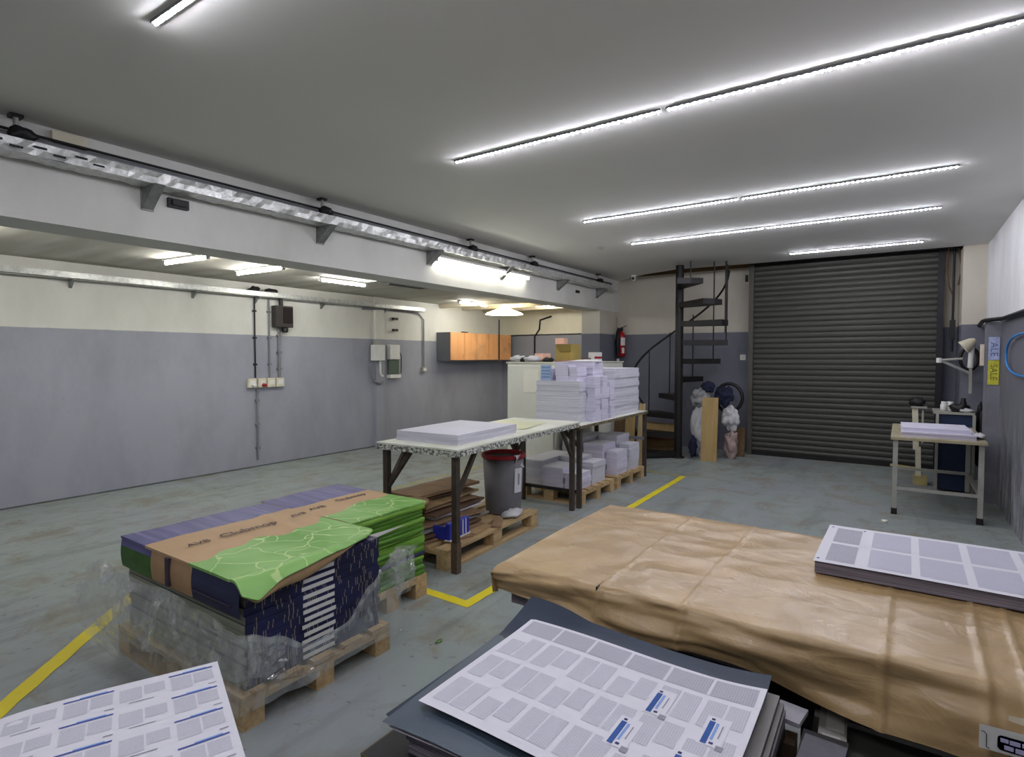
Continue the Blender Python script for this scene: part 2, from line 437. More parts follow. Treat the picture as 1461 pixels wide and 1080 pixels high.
struct(MB().box(XB, XR + .2, YB, YB + .2, 3.0, 4.0).build('wall_upper', WPLY))
struct(MB().box(XB - .35, XB, YR, YBAY + .2, ZBEAM, 3.2).build('trim_1', BEAM))      # the deep beam over the bay
struct(MB().box(XL, XB - .35, YR, YBAY, ZBAY, ZBAY + .2).build('ceiling_bay', BAYCEIL))
struct(MB().prism([(XB, YR), (XR, YR), (XR, 9.2), (-1.9, 9.14), (-3.0, 9.06), (-3.6, 9.3), (-4.0, 9.62), (XB, 9.85)], ZC, ZC + .14).build('ceiling', CEIL))
struct(MB().box(XB, XR + .2, 8.6, YB + .2, 4.0, 4.1).build('ceiling_upper', WPLY))  # unseen cap over the stairwell, added to stop light leaking in
struct(MB().box(XB - .1, XR + .2, 8.5, 8.6, ZC + .14, 4.1).build('wall_stairwell', WPLY))
struct(MB().box(XB - .2, XB, 8.6, YB + .2, 3.2, 4.0).build('wall_stairwell_side', WPLY))
# ceiling joint, screw caps
MB().box(-4.2, -1.1, .60, .605, ZC - .002, ZC, 0).build('trim_2', GREYW)['kind'] = 'structure'
# low dark skirting line at the foot of the left wall
struct(MB().box(XL, XL + .008, YR, YBAY, 0, .016).build('baseboard_left', M('dirty_skirting', '#5d6060', .7, 0, .3, 5)))
# pilaster strips on the left wall
struct(MB().box(XL, XL + .05, 6.78, 6.98, 0, ZBAY).build('trim_3', WALL_L))
# right wall: black pipe line over the dado and pale pilaster
struct(MB().tube([(XR - .03, 9.8, 1.95), (XR - .14, 8.0, 1.937), (XR - .14, 7.8, 1.936), (XR - .03, 7.5, 1.935), (XR - .03, 5, 1.92), (XR - .03, 1, 1.92)], .022, 8).build('trim_4', BLACK))
struct(MB().box(XR - .12, XR, 7.80, 8.0, 0, 1.92).build('trim_5', M('grey_pilaster_paint', '#77777f', .6, 0, .2, 4)))
struct(MB().box(.62, XR, 9.2, YB, 0, 2.95).build('wall_pier', WALL_B))

# yellow lines on the floor
def strip(pts, w, name, mat):
    mb = MB(); z = .002
    for i in range(len(pts) - 1):
        p, q = Vector((*pts[i], 0)), Vector((*pts[i + 1], 0)); d = (q - p).normalized(); n = Vector((-d.y, d.x, 0)) * w / 2
        p = p - d * w / 2; q = q + d * w / 2
        k = max(2, int((q - p).length / .06)); seed = R.random() * 50
        def f(u, v, p=p, q=q, n=n, seed=seed):
            c = p.lerp(q, u); e = (v * 2 - 1) * (1 + .16 * noise.noise(Vector((u * k * .6, v * 9, seed))))
            return (c.x + n.x * e, c.y + n.y * e, z + .0003 * i)
        mb.grid(f, k, 1, 0, False)
    return struct(mb.build(name, mat))
strip([(-2.58, 2.76), (-2.22, 2.75), (-2.31, 7.31)], .075, 'floor_line_1', YEL)
strip([(-2.31, 7.31), (-2.95, 7.45)], .055, 'floor_line_2', YELF)
strip([(-2.75, .25), (-3.23, .75), (-4.9, 2.45)], .085, 'floor_line_3', YEL)
strip([(-4.9, 2.45), (-4.92, 7.4)], .06, 'floor_line_4', YELF)

# roller shutter = door_1
d1 = bpy.data.objects.new('door_1', None); COL.objects.link(d1); d1.location = (-.78, 9.66, 0); d1['kind'] = 'structure'
mb = MB(); hw, nsl, p = 1.2, 40, .082
prof = []
for k in range(nsl):
    for q, dy in ((0, .006), (.15, -.004), (.35, -.010), (.65, -.012), (.86, -.005)): prof.append((dy, .04 + (k + q) * p))
vs = [(x, y, z) for x in (-hw, hw) for y, z in prof]; n = len(prof)
mb.add(vs, [(i, n + i, n + i + 1, i + 1) for i in range(n - 1)], 0, False)
mb.box(-hw, hw, .015, .03, .02, 3.3)
mb.build('curtain', SHUT, d1)
MB().box(-hw, hw, -.03, .02, 0, .075).build('bottom_bar', STEELB, d1)
for sx in (-1, 1): MB().box(sx * hw - .035, sx * hw + .035, -.05, .06, 0, 3.0).build('guide_rail', M('shutter_rail', '#56544c', .55, .3, .2) if sx < 0 else BLACKM, d1)
MB().box(-hw - .06, hw + .2, -.12, .16, 2.99, 3.3).build('roller_housing', BLACKM, d1)

# ================================================================== LIGHTS
def led_module(x0, x1, y, label):
    L = x1 - x0
    t = thing('led_strip', label, 'light', (x0, y, ZC), 0, 'LED strips under the ceiling')
    MB().box(0, L, -.012, .012, -.010, 0).box(0, L, -.014, -.012, -.013, 0).box(0, L, .012, .014, -.013, 0).build('housing', M('led_channel', '#77777a', .5, .4), t)
    n = int(L / .034); first = None
    for i in range(n):
        if LEDM: o = bpy.data.objects.new('led_diode', LEDM[0]); COL.objects.link(o); o.parent = t
        else: o = MB().lathe([(.0075, -.0105), (.0065, -.0160), (.0045, -.0195), (.0005, -.0205)], 7).build('led_diode', LED, t); LEDM.append(o.data)
        o.location = ((i + .5) * L / n, 0, 0)
LEDM = []
for y, x0, x1, nm in ((1.17, -2.61, .44, 'nearest row above the front pallets'), (3.18, -2.66, .39, 'second row from the camera'), (5.31, -2.73, .32, 'third row from the camera'), (6.66, -2.77, .28, 'fourth row from the camera')):
    xm = (x0 + x1) / 2
    led_module(x0, xm - .015, y, 'LED strip on ceiling, left half of the ' + nm)
    led_module(xm + .015, x1, y, 'LED strip on ceiling, right half of the ' + nm)
for k in (0, 1): led_module(-2.6 + 1.53 * k, -1.1 + 1.53 * k, -.85, 'LED strip on ceiling behind the camera, %s half of the row' % ('left', 'right')[k])  # row out of view, added to raise the overall brightness
led_module(-1.27, .19, 8.5, 'short LED strip on ceiling just in front of the roller shutter')

def tube_light(p, q, label, mat, r=.016, body=True):
    p, q = Vector(p), Vector(q); t = thing('tube_light', label, 'light', p, 0, 'fluorescent tube lights')
    d = q - p
    MB().bar((0, 0, 0), d, .05, .022).build('batten', WHITEP, t)
    n = d.normalized(); o = Vector((0, 0, -.032))
    MB().tube([n * .03 + o, d - n * .03 + o], r, 10).build('tube', mat, t)
    for e in (n * .02, d - n * .02): MB().bar(e + Vector((0, 0, -.012)), e + Vector((0, 0, -.05)), .028, .03).build('tube_holder', WHITEP, t)
ZT0 = ZBAY - .012
tube_light((-6.44, 2.94, ZT0), (-5.67, 3.0, ZT0), 'tube light across bay ceiling, nearest of the two crossing ones', TUBEB)
tube_light((-6.54, 3.79, ZT0), (-5.65, 3.82, ZT0), 'tube light across bay ceiling, farther of the two crossing ones', TUBEB)
tube_light((-6.15, 4.65, ZT0), (-6.15, 5.43, ZT0), 'tube light along bay ceiling beside the dark vent', TUBEB)
tube_light((-6.63, 8.0, ZT0), (-6.62, 8.85, ZT0), 'tube light along bay ceiling before the orange cupboards', TUBEB)
tube_light((-5.9, 9.3, ZT0), (-5.45, 9.65, ZT0), 'short tube light at the far end of the bay', TUBEB)
tube_light((-6.4, 1.2, ZT0), (-5.6, 1.22, ZT0), 'tube light across bay ceiling just left of the photo', TUBEB)  # out of view, added to brighten the bay
tube_light((-6.4, -.6, ZT0), (-5.6, -.58, ZT0), 'tube light across bay ceiling far left of the photo', TUBEB)  # second unseen tube, added for more light in the bay
# strong tube on the beam, angled reflector
t = thing('tube_light', 'long bright tube light fixed under the cable tray on beam', 'light', (XB, 4.74, 2.645), 0, 'fluorescent tube lights')
MB().box(.02, .10, 0, 1.94, .005, .03).build('batten', WHITEP, t)
MB().tube([(.07, .04, -.015), (.07, 1.9, -.015)], .017, 10).build('tube', TUBE, t)
for y in (.03, 1.91): MB().box(.05, .09, y - .015, y + .015, -.035, .01).build('tube_holder', WHITEP, t)
MB().box(0, .03, .2, .26, -.01, .03).build('wall_clip', GREYM, t); MB().box(0, .03, 1.65, 1.71, -.01, .03).build('wall_clip', GREYM, t)
# pendant shade
t = thing('pendant_lamp', 'bright white cone shaped lamp under the bay ceiling', 'light', (-6.25, 8.9, 2.36))
MB().lathe([(.36, 0), (.32, .03), (.16, .09), (.05, .14), (.04, .22)], 24).build('shade', BULB, t)
MB().lathe([(.0, -.02), (.05, -.01), (.06, .03), (.04, .1)], 14).build('bulb', BULB, t)

# ================================================================== BEAM: cable tray, pipe, clamps
t = thing('cable_tray', 'long galvanised cable tray running along the white beam', 'cable tray', (XB, -1, 2.71))
mb = MB(); L = 10.4; seg = 120
def crinkle(y, k): return .012 * noise.noise(Vector((y * 11, k, 0))) + .008 * noise.noise(Vector((y * 27, k, 4)))
mb.grid(lambda u, v: (.03 + .15 * v, u * L, 0 + crinkle(u * L, v * 3)), seg * 2, 3, 0, False)
mb.grid(lambda u, v: (.18 + crinkle(u * L, v * 5 + 9), u * L, .08 * v), seg * 2, 2, 0, False)
mb.grid(lambda u, v: (.03, u * L, .08 * v), seg, 1, 0, False)
for i in range(8):
    y = 1.0 + i * .2
    mb.box(.184, .192, y, y + .06, .045, .055, 1); mb.box(.184, .192, y + .09, y + .15, .022, .032, 1)
mb.build('tray_channel', [GALV, BLACK], t)
mb = MB()
for k, (x, z, r) in enumerate(((.06, .03, .014), (.09, .045, .016), (.12, .03, .012), (.15, .05, .01))):
    mb.tube([(x + .008 * math.sin(i * 1.7 + k), i * L / 40, z + .006 * math.sin(i * 2.3 + k)) for i in range(41)], r, 6)
mb.build('cables', M('grey_cable', '#8a8a84', .55), t)
for y in (1.87, 3.29, 4.72, 6.1, 7.58, 8.92):
    m = MB(); a = y + 1
    m.box(0, .012, a - .04, a + .04, -.15, 0); m.add([(0, a - .035, -.15), (0, a - .035, 0), (.2, a - .035, 0), (0, a + .035, -.15), (0, a + .035, 0), (.2, a + .035, 0)], [(0, 1, 2), (3, 5, 4), (0, 2, 5, 3), (1, 4, 5, 2)])
    m.build('bracket', GALVD, t)
t = thing('conduit_pipe', 'dark steel conduit pipe above the cable tray on beam', 'pipe', (XB, -1, 2.83))
MB().tube([(.05, 0, 0), (.05, 10.4, -.01)], .022, 10).build('pipe', GREYW, t)
MB().tube([(.06, 0, .035), (.06, 10.4, .02)], .009, 8).build('thin_pipe', BLACKM, t)
cl0 = None
for y, lab in ((1.17, 'black valve clamp over cable tray at the left photo edge'), (3.28, 'black valve clamp over cable tray, second from the left'), (5.38, 'black valve clamp above the bright tube light'), (6.75, 'black valve clamp past the end of bright tube light'), (8.84, 'black valve clamp at the far end of cable tray')):
    if cl0 is None:
        cl0 = thing('pipe_clamp', lab, 'clamp', (XB, y, 2.83), 0, 'clamps along the conduit pipe')
        MB().blob((.10, 0, .0), (.05, .07, .045), 3, .4).build('clamp_body', BLACK, cl0)
        MB().tube([(.08, -.02, .03), (.08, -.02, .10)], .014, 8).build('hanger_rod', GREYM, cl0)
        MB().box(.04, .11, -.05, .01, .10, .117).build('hanger_plate', STEELB, cl0)
    else: dup(cl0, (XB, y, 2.83), None, lab)
tag(MB().box(0, .05, -.09, .09, 0, .075).build('junction_box', CREAMP, None, (XB, 1.42, 2.855), .004), 'small cream junction box above the tray at left', 'box')
m = MB(); m.box(0, .03, -.07, .07, -.03, .035); m.box(.03, .045, -.05, .05, -.015, .02); tag(m.build('cable_gland', BLACK, None, (XB, 2.07, 2.645)), 'black gap plate below the tray on white beam', 'cable fitting')
tag(MB().box(0, .025, -.05, .05, -.02, .02).build('cable_clip', BLACK, None, (XB, 8.2, 2.6)), 'small black clip on beam above the white cabinet', 'cable fitting')

# ================================================================== LEFT WALL
t = thing('cable_tray', 'thin galvanised cable tray along the left wall top', 'cable tray', (XL, -1, 2.39))
MB().box(.02, .15, 0, 8.9, 0, .006).box(.144, .15, 0, 8.9, 0, .07).box(.02, .026, 0, 8.9, 0, .07).build('tray_channel', GALV, t)
for y in (1.2, 2.45, 3.75, 4.6, 5.7, 7.0):
    MB().box(0, .14, y + .98, y + 1.02, -.012, 0).add([(0, y + .985, -.09), (0, y + .985, 0), (.1, y + .985, 0), (0, y + 1.015, -.09), (0, y + 1.015, 0), (.1, y + 1.015, 0)], [(0, 1, 2), (3, 5, 4), (0, 2, 5, 3)]).build('bracket', GALVD, t)
# conduits to the socket row
def conduit(pts, r, label, mat=GREYW, name='conduit', clips=3):
    p0 = Vector(pts[0]); t = thing(name, label, 'pipe', p0)
    loc = [Vector(p) - p0 for p in pts]
    MB().tube(loc, r, 8).build('pipe', mat, t)
    a, b = loc[0], loc[1]
    for k in range(clips):
        c = a.lerp(b, (k + .5) / clips); MB().box(c.x - r * 1.2 if pts[0][0] > XL + .5 else -.02, c.x + r * 1.5, c.y - r * 2, c.y + r * 2, c.z - .012, c.z + .012).build('pipe_clip', mat, t)
    return t
conduit([(XL + .02, 4.58, 1.26), (XL + .02, 4.58, 2.38)], .011, 'dark thin conduit down left wall to socket row, leftmost', BLACKM)
conduit([(XL + .02, 4.8, 1.26), (XL + .02, 4.8, 2.38)], .012, 'grey conduit down left wall, middle of three at sockets')
conduit([(XL + .025, 4.95, 1.26), (XL + .025, 4.95, 1.98)], .017, 'thick grey conduit from black breaker box to socket row')
conduit([(XL + .02, 4.6, .1), (XL + .02, 4.6, 1.11)], .014, 'grey conduit from socket row down to floor')
t = thing('breaker_box', 'black breaker box high on left wall above the sockets', 'electrical box', (XL, 4.99, 1.98))
MB().box(0, .12, -.14, .14, 0, .31).build('housing', M('dark_breaker_plastic', '#3a3634', .5, 0, .2), t, bevel=.008)
MB().box(.12, .135, -.03, .12, .06, .29).build('cover', M('breaker_window', '#2a2224', .25), t, bevel=.004)
MB().lathe([(.04, -.07), (.05, -.02), (.035, 0)], 12, (.07, .03, 0)).build('cable_gland', BLACK, t)
MB().tube([(.06, -.02, .31), (.06, -.03, .42)], .03, 8).build('inlet', BLACK, t)
for k, y in enumerate((4.52, 4.67, 4.81, 4.95)):
    nm = ('first', 'second', 'third', 'fourth')[k]
    t = thing('power_socket', 'white power socket on left wall, %s from the left' % nm, 'socket', (XL, y, 1.12), 0, 'socket row on the left wall')
    MB().box(0, .05, -.062, .062, 0, .13).build('housing', CREAMP, t, bevel=.006)
    MB().box(.05, .054, -.04, .04, .04, .1).build('face_plate', WHITEP, t)
    if k in (0, 1):
        MB().lathe([(0, .05), (.022, .05), (.026, 0)], 12, (.055, .01, .035), 0, True, Matrix.Rotation(rad(90), 4, 'Y')).build('plug', REDP if k else WHITEP, t)
# two white boxes further along
t = thing('control_box', 'white control box with white pipe on the left wall', 'electrical box', (XL + .05, 6.78, 1.49))
MB().box(0, .1, -.12, .12, 0, .27).build('housing', WHITEP, t, bevel=.006)
MB().box(0, .06, -.06, .06, .27, .33).build('top_gland', GREYM, t)
MB().tube([(.05, .05, 0), (.05, .05, -.2), (.05, .07, -.25), (.05, .11, -.27)], .018, 10).build('outlet_pipe', WHITEP, t)
MB().tube([(.03, -.1, -.05), (.03, -.14, -.2), (.03, -.08, -.36), (.03, .06, -.4), (.03, .12, -.36)], .02, 8).build('flexible_hose', GREYW, t)
t = thing('control_box', 'white box above a green gauge panel on left wall', 'electrical box', (XL, 7.2, 1.16))
MB().box(0, .08, -.12, .12, .35, .61).build('housing', WHITEP, t, bevel=.006)
MB().box(0, .05, -.12, .12, .08, .34).build('gauge_panel', M('green_grey_panel', '#59655a', .4), t)
MB().box(0, .09, -.13, .13, .02, .08).build('shelf', WHITEP, t)
MB().tube([(.05, .13, .5), (.06, .17, .4), (.05, .17, .1)], .008, 6).build('wire', BLACK, t)
tag(MB().tube([(XL + .03, 6.5, 2.36), (XL + .05, 7.0, 2.38), (XL + .03, 7.6, 2.37), (XL + .03, 7.85, 2.36), (XL + .03, 7.99, 2.25), (XL + .03, 7.99, 1.36)], .014, 8).build('conduit', GREYW), 'curved grey conduit beside the orange cupboards', 'pipe')
t = thing('power_socket', 'single grey socket at the bottom of curved conduit', 'socket', (XL, 7.99, 1.27)); MB().box(0, .06, -.06, .06, 0, .09).build('housing', GREYM, t, bevel=.005); MB().box(.06, .065, -.035, .035, .02, .07).build('face_plate', WHITEP, t)
for z, l in ((2.23, 'small black bracket on left wall just under tray'), (2.03, 'tiny black hook on left wall above grey paint')):
    tag(MB().box(0, .06, -.05, .05, -.02, .02).build('wall_hook', BLACK, None, (XL, 7.25, z)), l, 'hook')
for y, l in ((4.55, 'dark cable gland on tray above the socket row, left'), (4.8, 'dark cable gland on tray above the socket row, right')):
    tag(MB().blob((.08, 0, .05), (.06, .09, .05), y, .5).build('cable_gland', BLACK, None, (XL, y, 2.42)), l, 'cable fitting')
# dark air grille on the beam soffit side of bay ceiling
t = thing('air_grille', 'dark slotted air grille in the bay ceiling', 'vent', (-5.75, 5.35, ZBAY))
MB().box(-.16, .0, -.1, .9, -.03, 0).build('frame', GREYM, t); MB().box(-.13, -.03, .16, .86, -.035, -.028).build('grille', BLACK, t)
# ceiling joists at the far end of the bay
for y, l in ((8.5, 'pale wooden ceiling joist in bay, nearest of three'), (9.2, 'pale wooden ceiling joist in bay, middle of three'), (9.9, 'pale wooden ceiling joist in bay, farthest of three')):
    tag(MB().box(XL + .02, XB - .37, -.05, .05, -.07, 0).build('ceiling_joist', M('joist_paint', '#c9bea6', .7, 0, .15, 5), None, (0, y, ZBAY)), l, 'joist', 'joists across the bay ceiling')
# orange cupboards: one wall unit with five doors
t = thing('wall_cupboard', 'grey wall cupboard with five orange doors in bay corner', 'cupboard', (XL, 8.38, 1.48))
MB().box(0, .34, 0, 2.05, 0, .55).build('body', M('grey_cupboard_board', '#6b6d72', .6, 0, .08), t)
for k in range(5):
    d = MB().box(.342, .36, k * .41 + .004, k * .41 + .406, .012, .55).build('door', WORANGE, t)
    MB().box(.36, .372, k * .41 + .36, k * .41 + .375, .05, .13).build('handle', WORANGE, d)
tag(MB().box(-.04, .04, -.06, .06, 0, .03).build('tape_roll_box', BLACK, None, (XL + .2, 9.0, 2.03)), 'small black object lying on top of orange cupboards', 'box')
tag(MB().tube([(-6.62, YBAY - .02, .6), (-6.62, YBAY - .02, 2.0), (-6.5, YBAY - .02, 2.15), (-6.48, YBAY - .02, 2.35), (-6.2, YBAY - .02, 2.42)], .018, 8).build('conduit', BLACKM), 'dark bent cable pipe on the bay end wall', 'pipe')
tag(MB().tube([(XL + .38, 9.95, 1.5), (XL + .38, 9.95, 2.35)], .014, 8).build('conduit', BLACKM), 'thin dark pipe in front of last orange door', 'pipe')

# ================================================================== PALLETS
def pallet(name, label, loc, rot, L=1.2, W=.8, h=.144, wood_a=PALX, wood_b=PALY, n=5):
    """deck boards along local x, three runners"""
    t = thing(name, label, 'pallet', loc, rot, 'wooden pallets on the floor')
    bw = .12 if n == 5 else .09
    for k in range(n):
        y = -W / 2 + bw / 2 + k * (W - bw) / (n - 1)
        MB().box(-L / 2, L / 2, y - bw / 2, y + bw / 2, h - .022, h).build('deck_board', wood_a, t)
    for x in (-L / 2 + .06, 0, L / 2 - .06): MB().box(x - .06, x + .06, -W / 2, W / 2, h - .044, h - .022).build('stringer', wood_b, t)
    for x in (-L / 2 + .06, 0, L / 2 - .06):
        for y in (-W / 2 + .05, 0, W / 2 - .05): MB().box(x - .06, x + .06, y - .05, y + .05, .022, h - .044).build('block', wood_a, t)
    for y in (-W / 2 + .05, 0, W / 2 - .05): MB().box(-L / 2, L / 2, y - .05, y + .05, 0, .022).build('bottom_board', wood_a, t)
    return t
pallet('pallet', 'pine pallet under the film wrapped navy cartons', (-2.79, 1.68, 0), 0, 1.16, .82)
pallet('pallet', 'pine pallet under the green cartons', (-2.97, 2.42, 0), 0, .88, .6)
pallet('pallet', 'pine pallet of scrap cardboard under the long bench', (-3.1, 3.74, 0), rad(92), 1.32, .8, .15)
pallet('pallet', 'pine pallet under near paper stacks below far bench', (-3.12, 5.68, 0), 0, .80, .82)
pallet('pallet', 'pine pallet under farthest paper stacks below bench', (-3.12, 6.6, 0), 0, .80, .84)

# ---- navy carton stack
ZP = .144; H = .0355; N = 13
ord_ = ['bottom', 'second', 'third', 'fourth', 'fifth', 'sixth', 'seventh', 'eighth', 'ninth', 'tenth', 'eleventh', 'twelfth', 'thirteenth', 'fourteenth', 'fifteenth', 'sixteenth']
for k in range(N):
    z = ZP + k * H; dx, dy = R.uniform(-.006, .006), R.uniform(-.006, .006)
    m = MB(); m.box(-.54, .54, -.37, .37, 0, H - .0015, 0, [2, 2, 1, 0, 0, 2])
    m.box(.5395, .5415, -.09, .085, .009, H - .008, 3)
    tag(m.build('carton_bundle', [CARD, BOOKG, NAVY, WHITEP], None, (-2.785 + dx, 1.68 + dy, z)), 'flat navy printed carton bundle, %s layer of the film wrapped stack' % ('top' if k == N - 1 else ord_[k] if k == 0 else ord_[k] + ' lowest'), 'carton', 'navy carton bundles on the front pallet')
ZT = ZP + N * H     # about .605
# ---- cover blank on top
t = thing('carton_sleeve', 'printed carton sleeve with purple, tan and green bands on navy stack', 'carton', (-2.785, 1.68, ZT))
X0, Y0, Y1 = -.555, -.40, .42
def edge_x(v):
    tab = ((0, .60), (.07, .63), (.2, .60), (.4, .575), (.6, .565), (.85, .52), (1, .43))
    for (a, p), (b, q) in zip(tab, tab[1:]):
        if v <= b: return p + (q - p) * (v - a) / (b - a)
    return tab[-1][1]
def cov(u, v, dz=0):
    y = Y0 + (Y1 - Y0) * v; x = X0 + (edge_x(v) - X0) * u
    z = .014 + .007 * noise.noise(Vector((x * 3, y * 2.4, 1)))
    z += .016 * math.exp(-((y - .19 + .18 * x) / .035) ** 2) * min(1, max(0, (u - .12) * 4)) * (1 - u * .6)    # ridge across
    e = max(0, (x - .47) / .13)
    k = .048 * (1 - .75 * v)
    if e > 0:
        z += .020 * math.sin(min(e, 1.2) * 2.4) * (1 - .4 * v) - k * e ** 2.2 * .8
        z += .010 * noise.noise(Vector((y * 7, e, 3))) * e; y -= .02 * e * (1 - v)
    return (x, y, max(z, .006) + dz if x < .535 else z + dz)
def cpick_x(x, y):
    v = (y - Y0) / (Y1 - Y0)
    wig = .035 * math.sin(v * 10 + .6) + .022 * math.sin(v * 23)
    b1 = -.29 - .02 * min(v, 1); b2 = .115 - .06 * v * v + wig
    return 0 if x < b1 else 1 if x < b2 else 2
def cpick(u, v): p = cov(u, v); return cpick_x(p[0], p[1])
m = MB(); m.grid(lambda u, v: cov(u, v), 170, 90, 0, True, cpick); m.grid(lambda u, v: cov(u, v, -.008), 60, 40, 3, True, None, True)
m.grid(lambda u, v: (cov(1, u)[0] + .012 * math.sin(v * 3.14), cov(1, u)[1], cov(1, u)[2] - .012 * v), 60, 3, 2)
m.grid(lambda u, v: (cov(1, u)[0] - .006 * v + .010 * math.sin(v * 3.1), cov(1, u)[1], cov(1, u)[2] - .012 - .052 * v * math.sin(min(1, max(0, (u - .02) * 1.35)) * 3.14)), 60, 2, 3)
m.grid(lambda u, v: cov(u, 0, -.012 * (1 - v)), 90, 1, 0, False, lambda u, v: cpick(u, 0))
m.build('top_panel', [PURP, TANP, LEAF, CARDL], t)
# folded down front panel
m = MB()
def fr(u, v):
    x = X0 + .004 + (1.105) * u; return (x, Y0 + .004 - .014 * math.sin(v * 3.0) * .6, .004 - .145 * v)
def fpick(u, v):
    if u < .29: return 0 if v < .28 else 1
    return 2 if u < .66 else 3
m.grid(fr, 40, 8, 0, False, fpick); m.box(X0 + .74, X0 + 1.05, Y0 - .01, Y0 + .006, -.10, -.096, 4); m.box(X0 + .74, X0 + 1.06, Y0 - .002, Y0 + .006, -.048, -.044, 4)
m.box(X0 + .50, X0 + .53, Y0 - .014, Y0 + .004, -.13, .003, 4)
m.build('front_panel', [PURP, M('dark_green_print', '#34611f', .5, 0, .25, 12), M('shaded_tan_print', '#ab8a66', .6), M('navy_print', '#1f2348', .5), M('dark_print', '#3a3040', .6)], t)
for body, x, y, sz in (('AVB', -.085, -.24, .062), ('Clubmop', -.09, .03, .085), ('AVB', -.125, .355, .055)):
    v = (y - Y0) / (Y1 - Y0); c = Vector(cov((x - X0) / (edge_x(v) - X0), v)); text('printed_text', body, sz, M('dark_print', '#3a3040', .6), t, basis(c + Vector((0, 0, .007)), (0, 1, 0), (-1, 0, 0)))

# ---- green carton stack
zz = .144; k = 0
while zz < .585 and k < 16:
    h = R.choice((.026, .03, .034)); lay = R.choice((0, 0, 1, 2)); dx, dy = R.uniform(-.012, .012), R.uniform(-.006, .006)
    t_ = thing('carton_bundle', 'flat green printed carton bundle, %s of the stack behind the navy one' % (ord_[k] if k == 0 else ord_[k] + ' lowest'), 'carton', (-2.97 + dx, 2.41 + dy, zz), R.uniform(-.012, .012), 'green carton bundles behind')
    m = MB(); seed = R.random() * 90
    dark = k == 4
    def gf(u, v, s, seed=seed, h=h): 
        y = -.29 + .58 * u; return (.43 + .010 * noise.noise(Vector((y * 4, v * 2, seed))) + .006 * math.sin(v * 3.1), y, h * v + (.006 * noise.noise(Vector((y * 5, seed, 2))) if v > .5 else 0))
    m.box(-.43, .428, -.29, .29, 0, h - .001, 0); m.grid(lambda u, v: gf(u, v, 1), 24, 3, 1 if dark else 0)
    if dark: m.box(.434, .446, -.28, -.1, .006, h - .008, 2)
    if k == 11: m.add([(.447, -.27, .002), (.447, -.27, .042), (.447, .10, .03)], [(0, 1, 2)], 2); m.add([(.445, -.27, .002), (.445, -.27, .042), (.445, .10, .03)], [(2, 1, 0)], 2)
    m.build('carton_pack', [GE[lay], NAVYE, WHITEP], t_)
    if dark: text('printed_text', 'OXFORD  A E', .024, M('pale_print', '#b9bec4', .6), t_, basis((.447, .08, h * .5), (0, 1, 0), (0, 0, 1)))
    zz += h; k += 1
ZG = zz
t = thing('carton_sleeve', 'printed carton sleeve lying flat on the green carton stack', 'carton', (-2.97, 2.42, ZG))
def cov2(u, v, dz=0): return (-.44 + .88 * u, -.31 + .61 * v, .010 + .006 * noise.noise(Vector((u * 3, v * 3, 6))) + dz)
p2 = lambda u, v: 0 if u < .37 else 1 if u < .72 - .13 * v + .03 * math.sin(v * 9) else 2
MB().grid(cov2, 120, 60, 0, True, p2).grid(lambda u, v: cov2(u, v, -.009), 20, 12, 3, True, None, True).grid(lambda u, v: cov2(1, u, -.009 * v), 24, 1, 2).grid(lambda u, v: cov2(u, 0, -.009 * (1 - v)), 40, 1, 1).build('top_panel', [PURP, TANP, LEAF, CARDL], t)
for body, v, u in (('AVB', .17, .50), ('Clubmop', .63, .47)): text('printed_text', body, .065, M('dark_print', '#3a3040', .6), t, basis(Vector(cov2(u, v)) + Vector((0, 0, .004)), (0, 1, 0), (-1, 0, 0)))

# ---- clear film round the navy stack
t = thing('plastic_wrap', 'torn clear plastic film wrapped round the navy carton stack', 'plastic film', (-2.785, 1.68, 0))
A, B_, C_ = Vector((-.60, -.43)), Vector((.60, -.43)), Vector((.60, .45))
def filmf(u, v):
    LA = 1.2; LB = .88; s = u * (LA + LB)
    if s < LA: p = A.lerp(B_, s / LA); n = Vector((0, -1)); q = s / LA
    else: p = B_.lerp(C_, (s - LA) / LB); n = Vector((1, 0)); q = 1 + (s - LA) / LB
    # top edge height and bottom edge height along the path
    def interp(tab, q):
        for (a, za), (b, zb) in zip(tab, tab[1:]):
            if q <= b: w = (q - a) / (b - a); w = w * w * (3 - 2 * w); return za + (zb - za) * w
        return tab[-1][1]
    zt = interp([(0, .50), (.3, .485), (.8, .475), (1.0, .44), (1.15, .38), (1.36, .27), (1.5, .28), (1.75, .42), (1.93, .56), (2, .55)], q)
    zb = interp([(0, .06), (.4, .04), (1.0, .10), (2, .10)], q)
    z = zb + (zt - zb) * v
    out = .022 + .045 * noise.noise(Vector((s * 3.1 + z * 3, z * 3 - s, 3))) + .030 * abs(noise.noise(Vector((s * 6 + z * 9, z * 4, 8)))) + .006 * noise.noise(Vector((s * 14 + z * 8, z * 7, 8)))
    out += .06 * max(0, 1 - q * 2.0) * (.3 + .7 * math.sin(v * 3))          # billow at far left
    if q < 1: out += .035 * math.sin(v * 3.1) * (1 - q)
    if q > 1.75: out += .06 * (q - 1.75) * 4 * max(0, v - .45) * (1 + noise.noise(Vector((s * 12, z * 8, 1))))
    if .97 < q < 1.03: n = Vector((.7, -.7))
    out = max(out, -.004) if v > .25 else max(out, .004) + .004
    p = p + n * out
    if q < .25: p.x -= (.25 - q) / .25 * (.055 * math.sin(v * 2.6) + .02 * noise.noise(Vector((v * 6, q * 4, 2))))
    return (p.x, p.y, z + .01 * noise.noise(Vector((s * 7, v * 3, 5))))
MB().grid(filmf, 150, 40, 0).build('film', FILM, t)
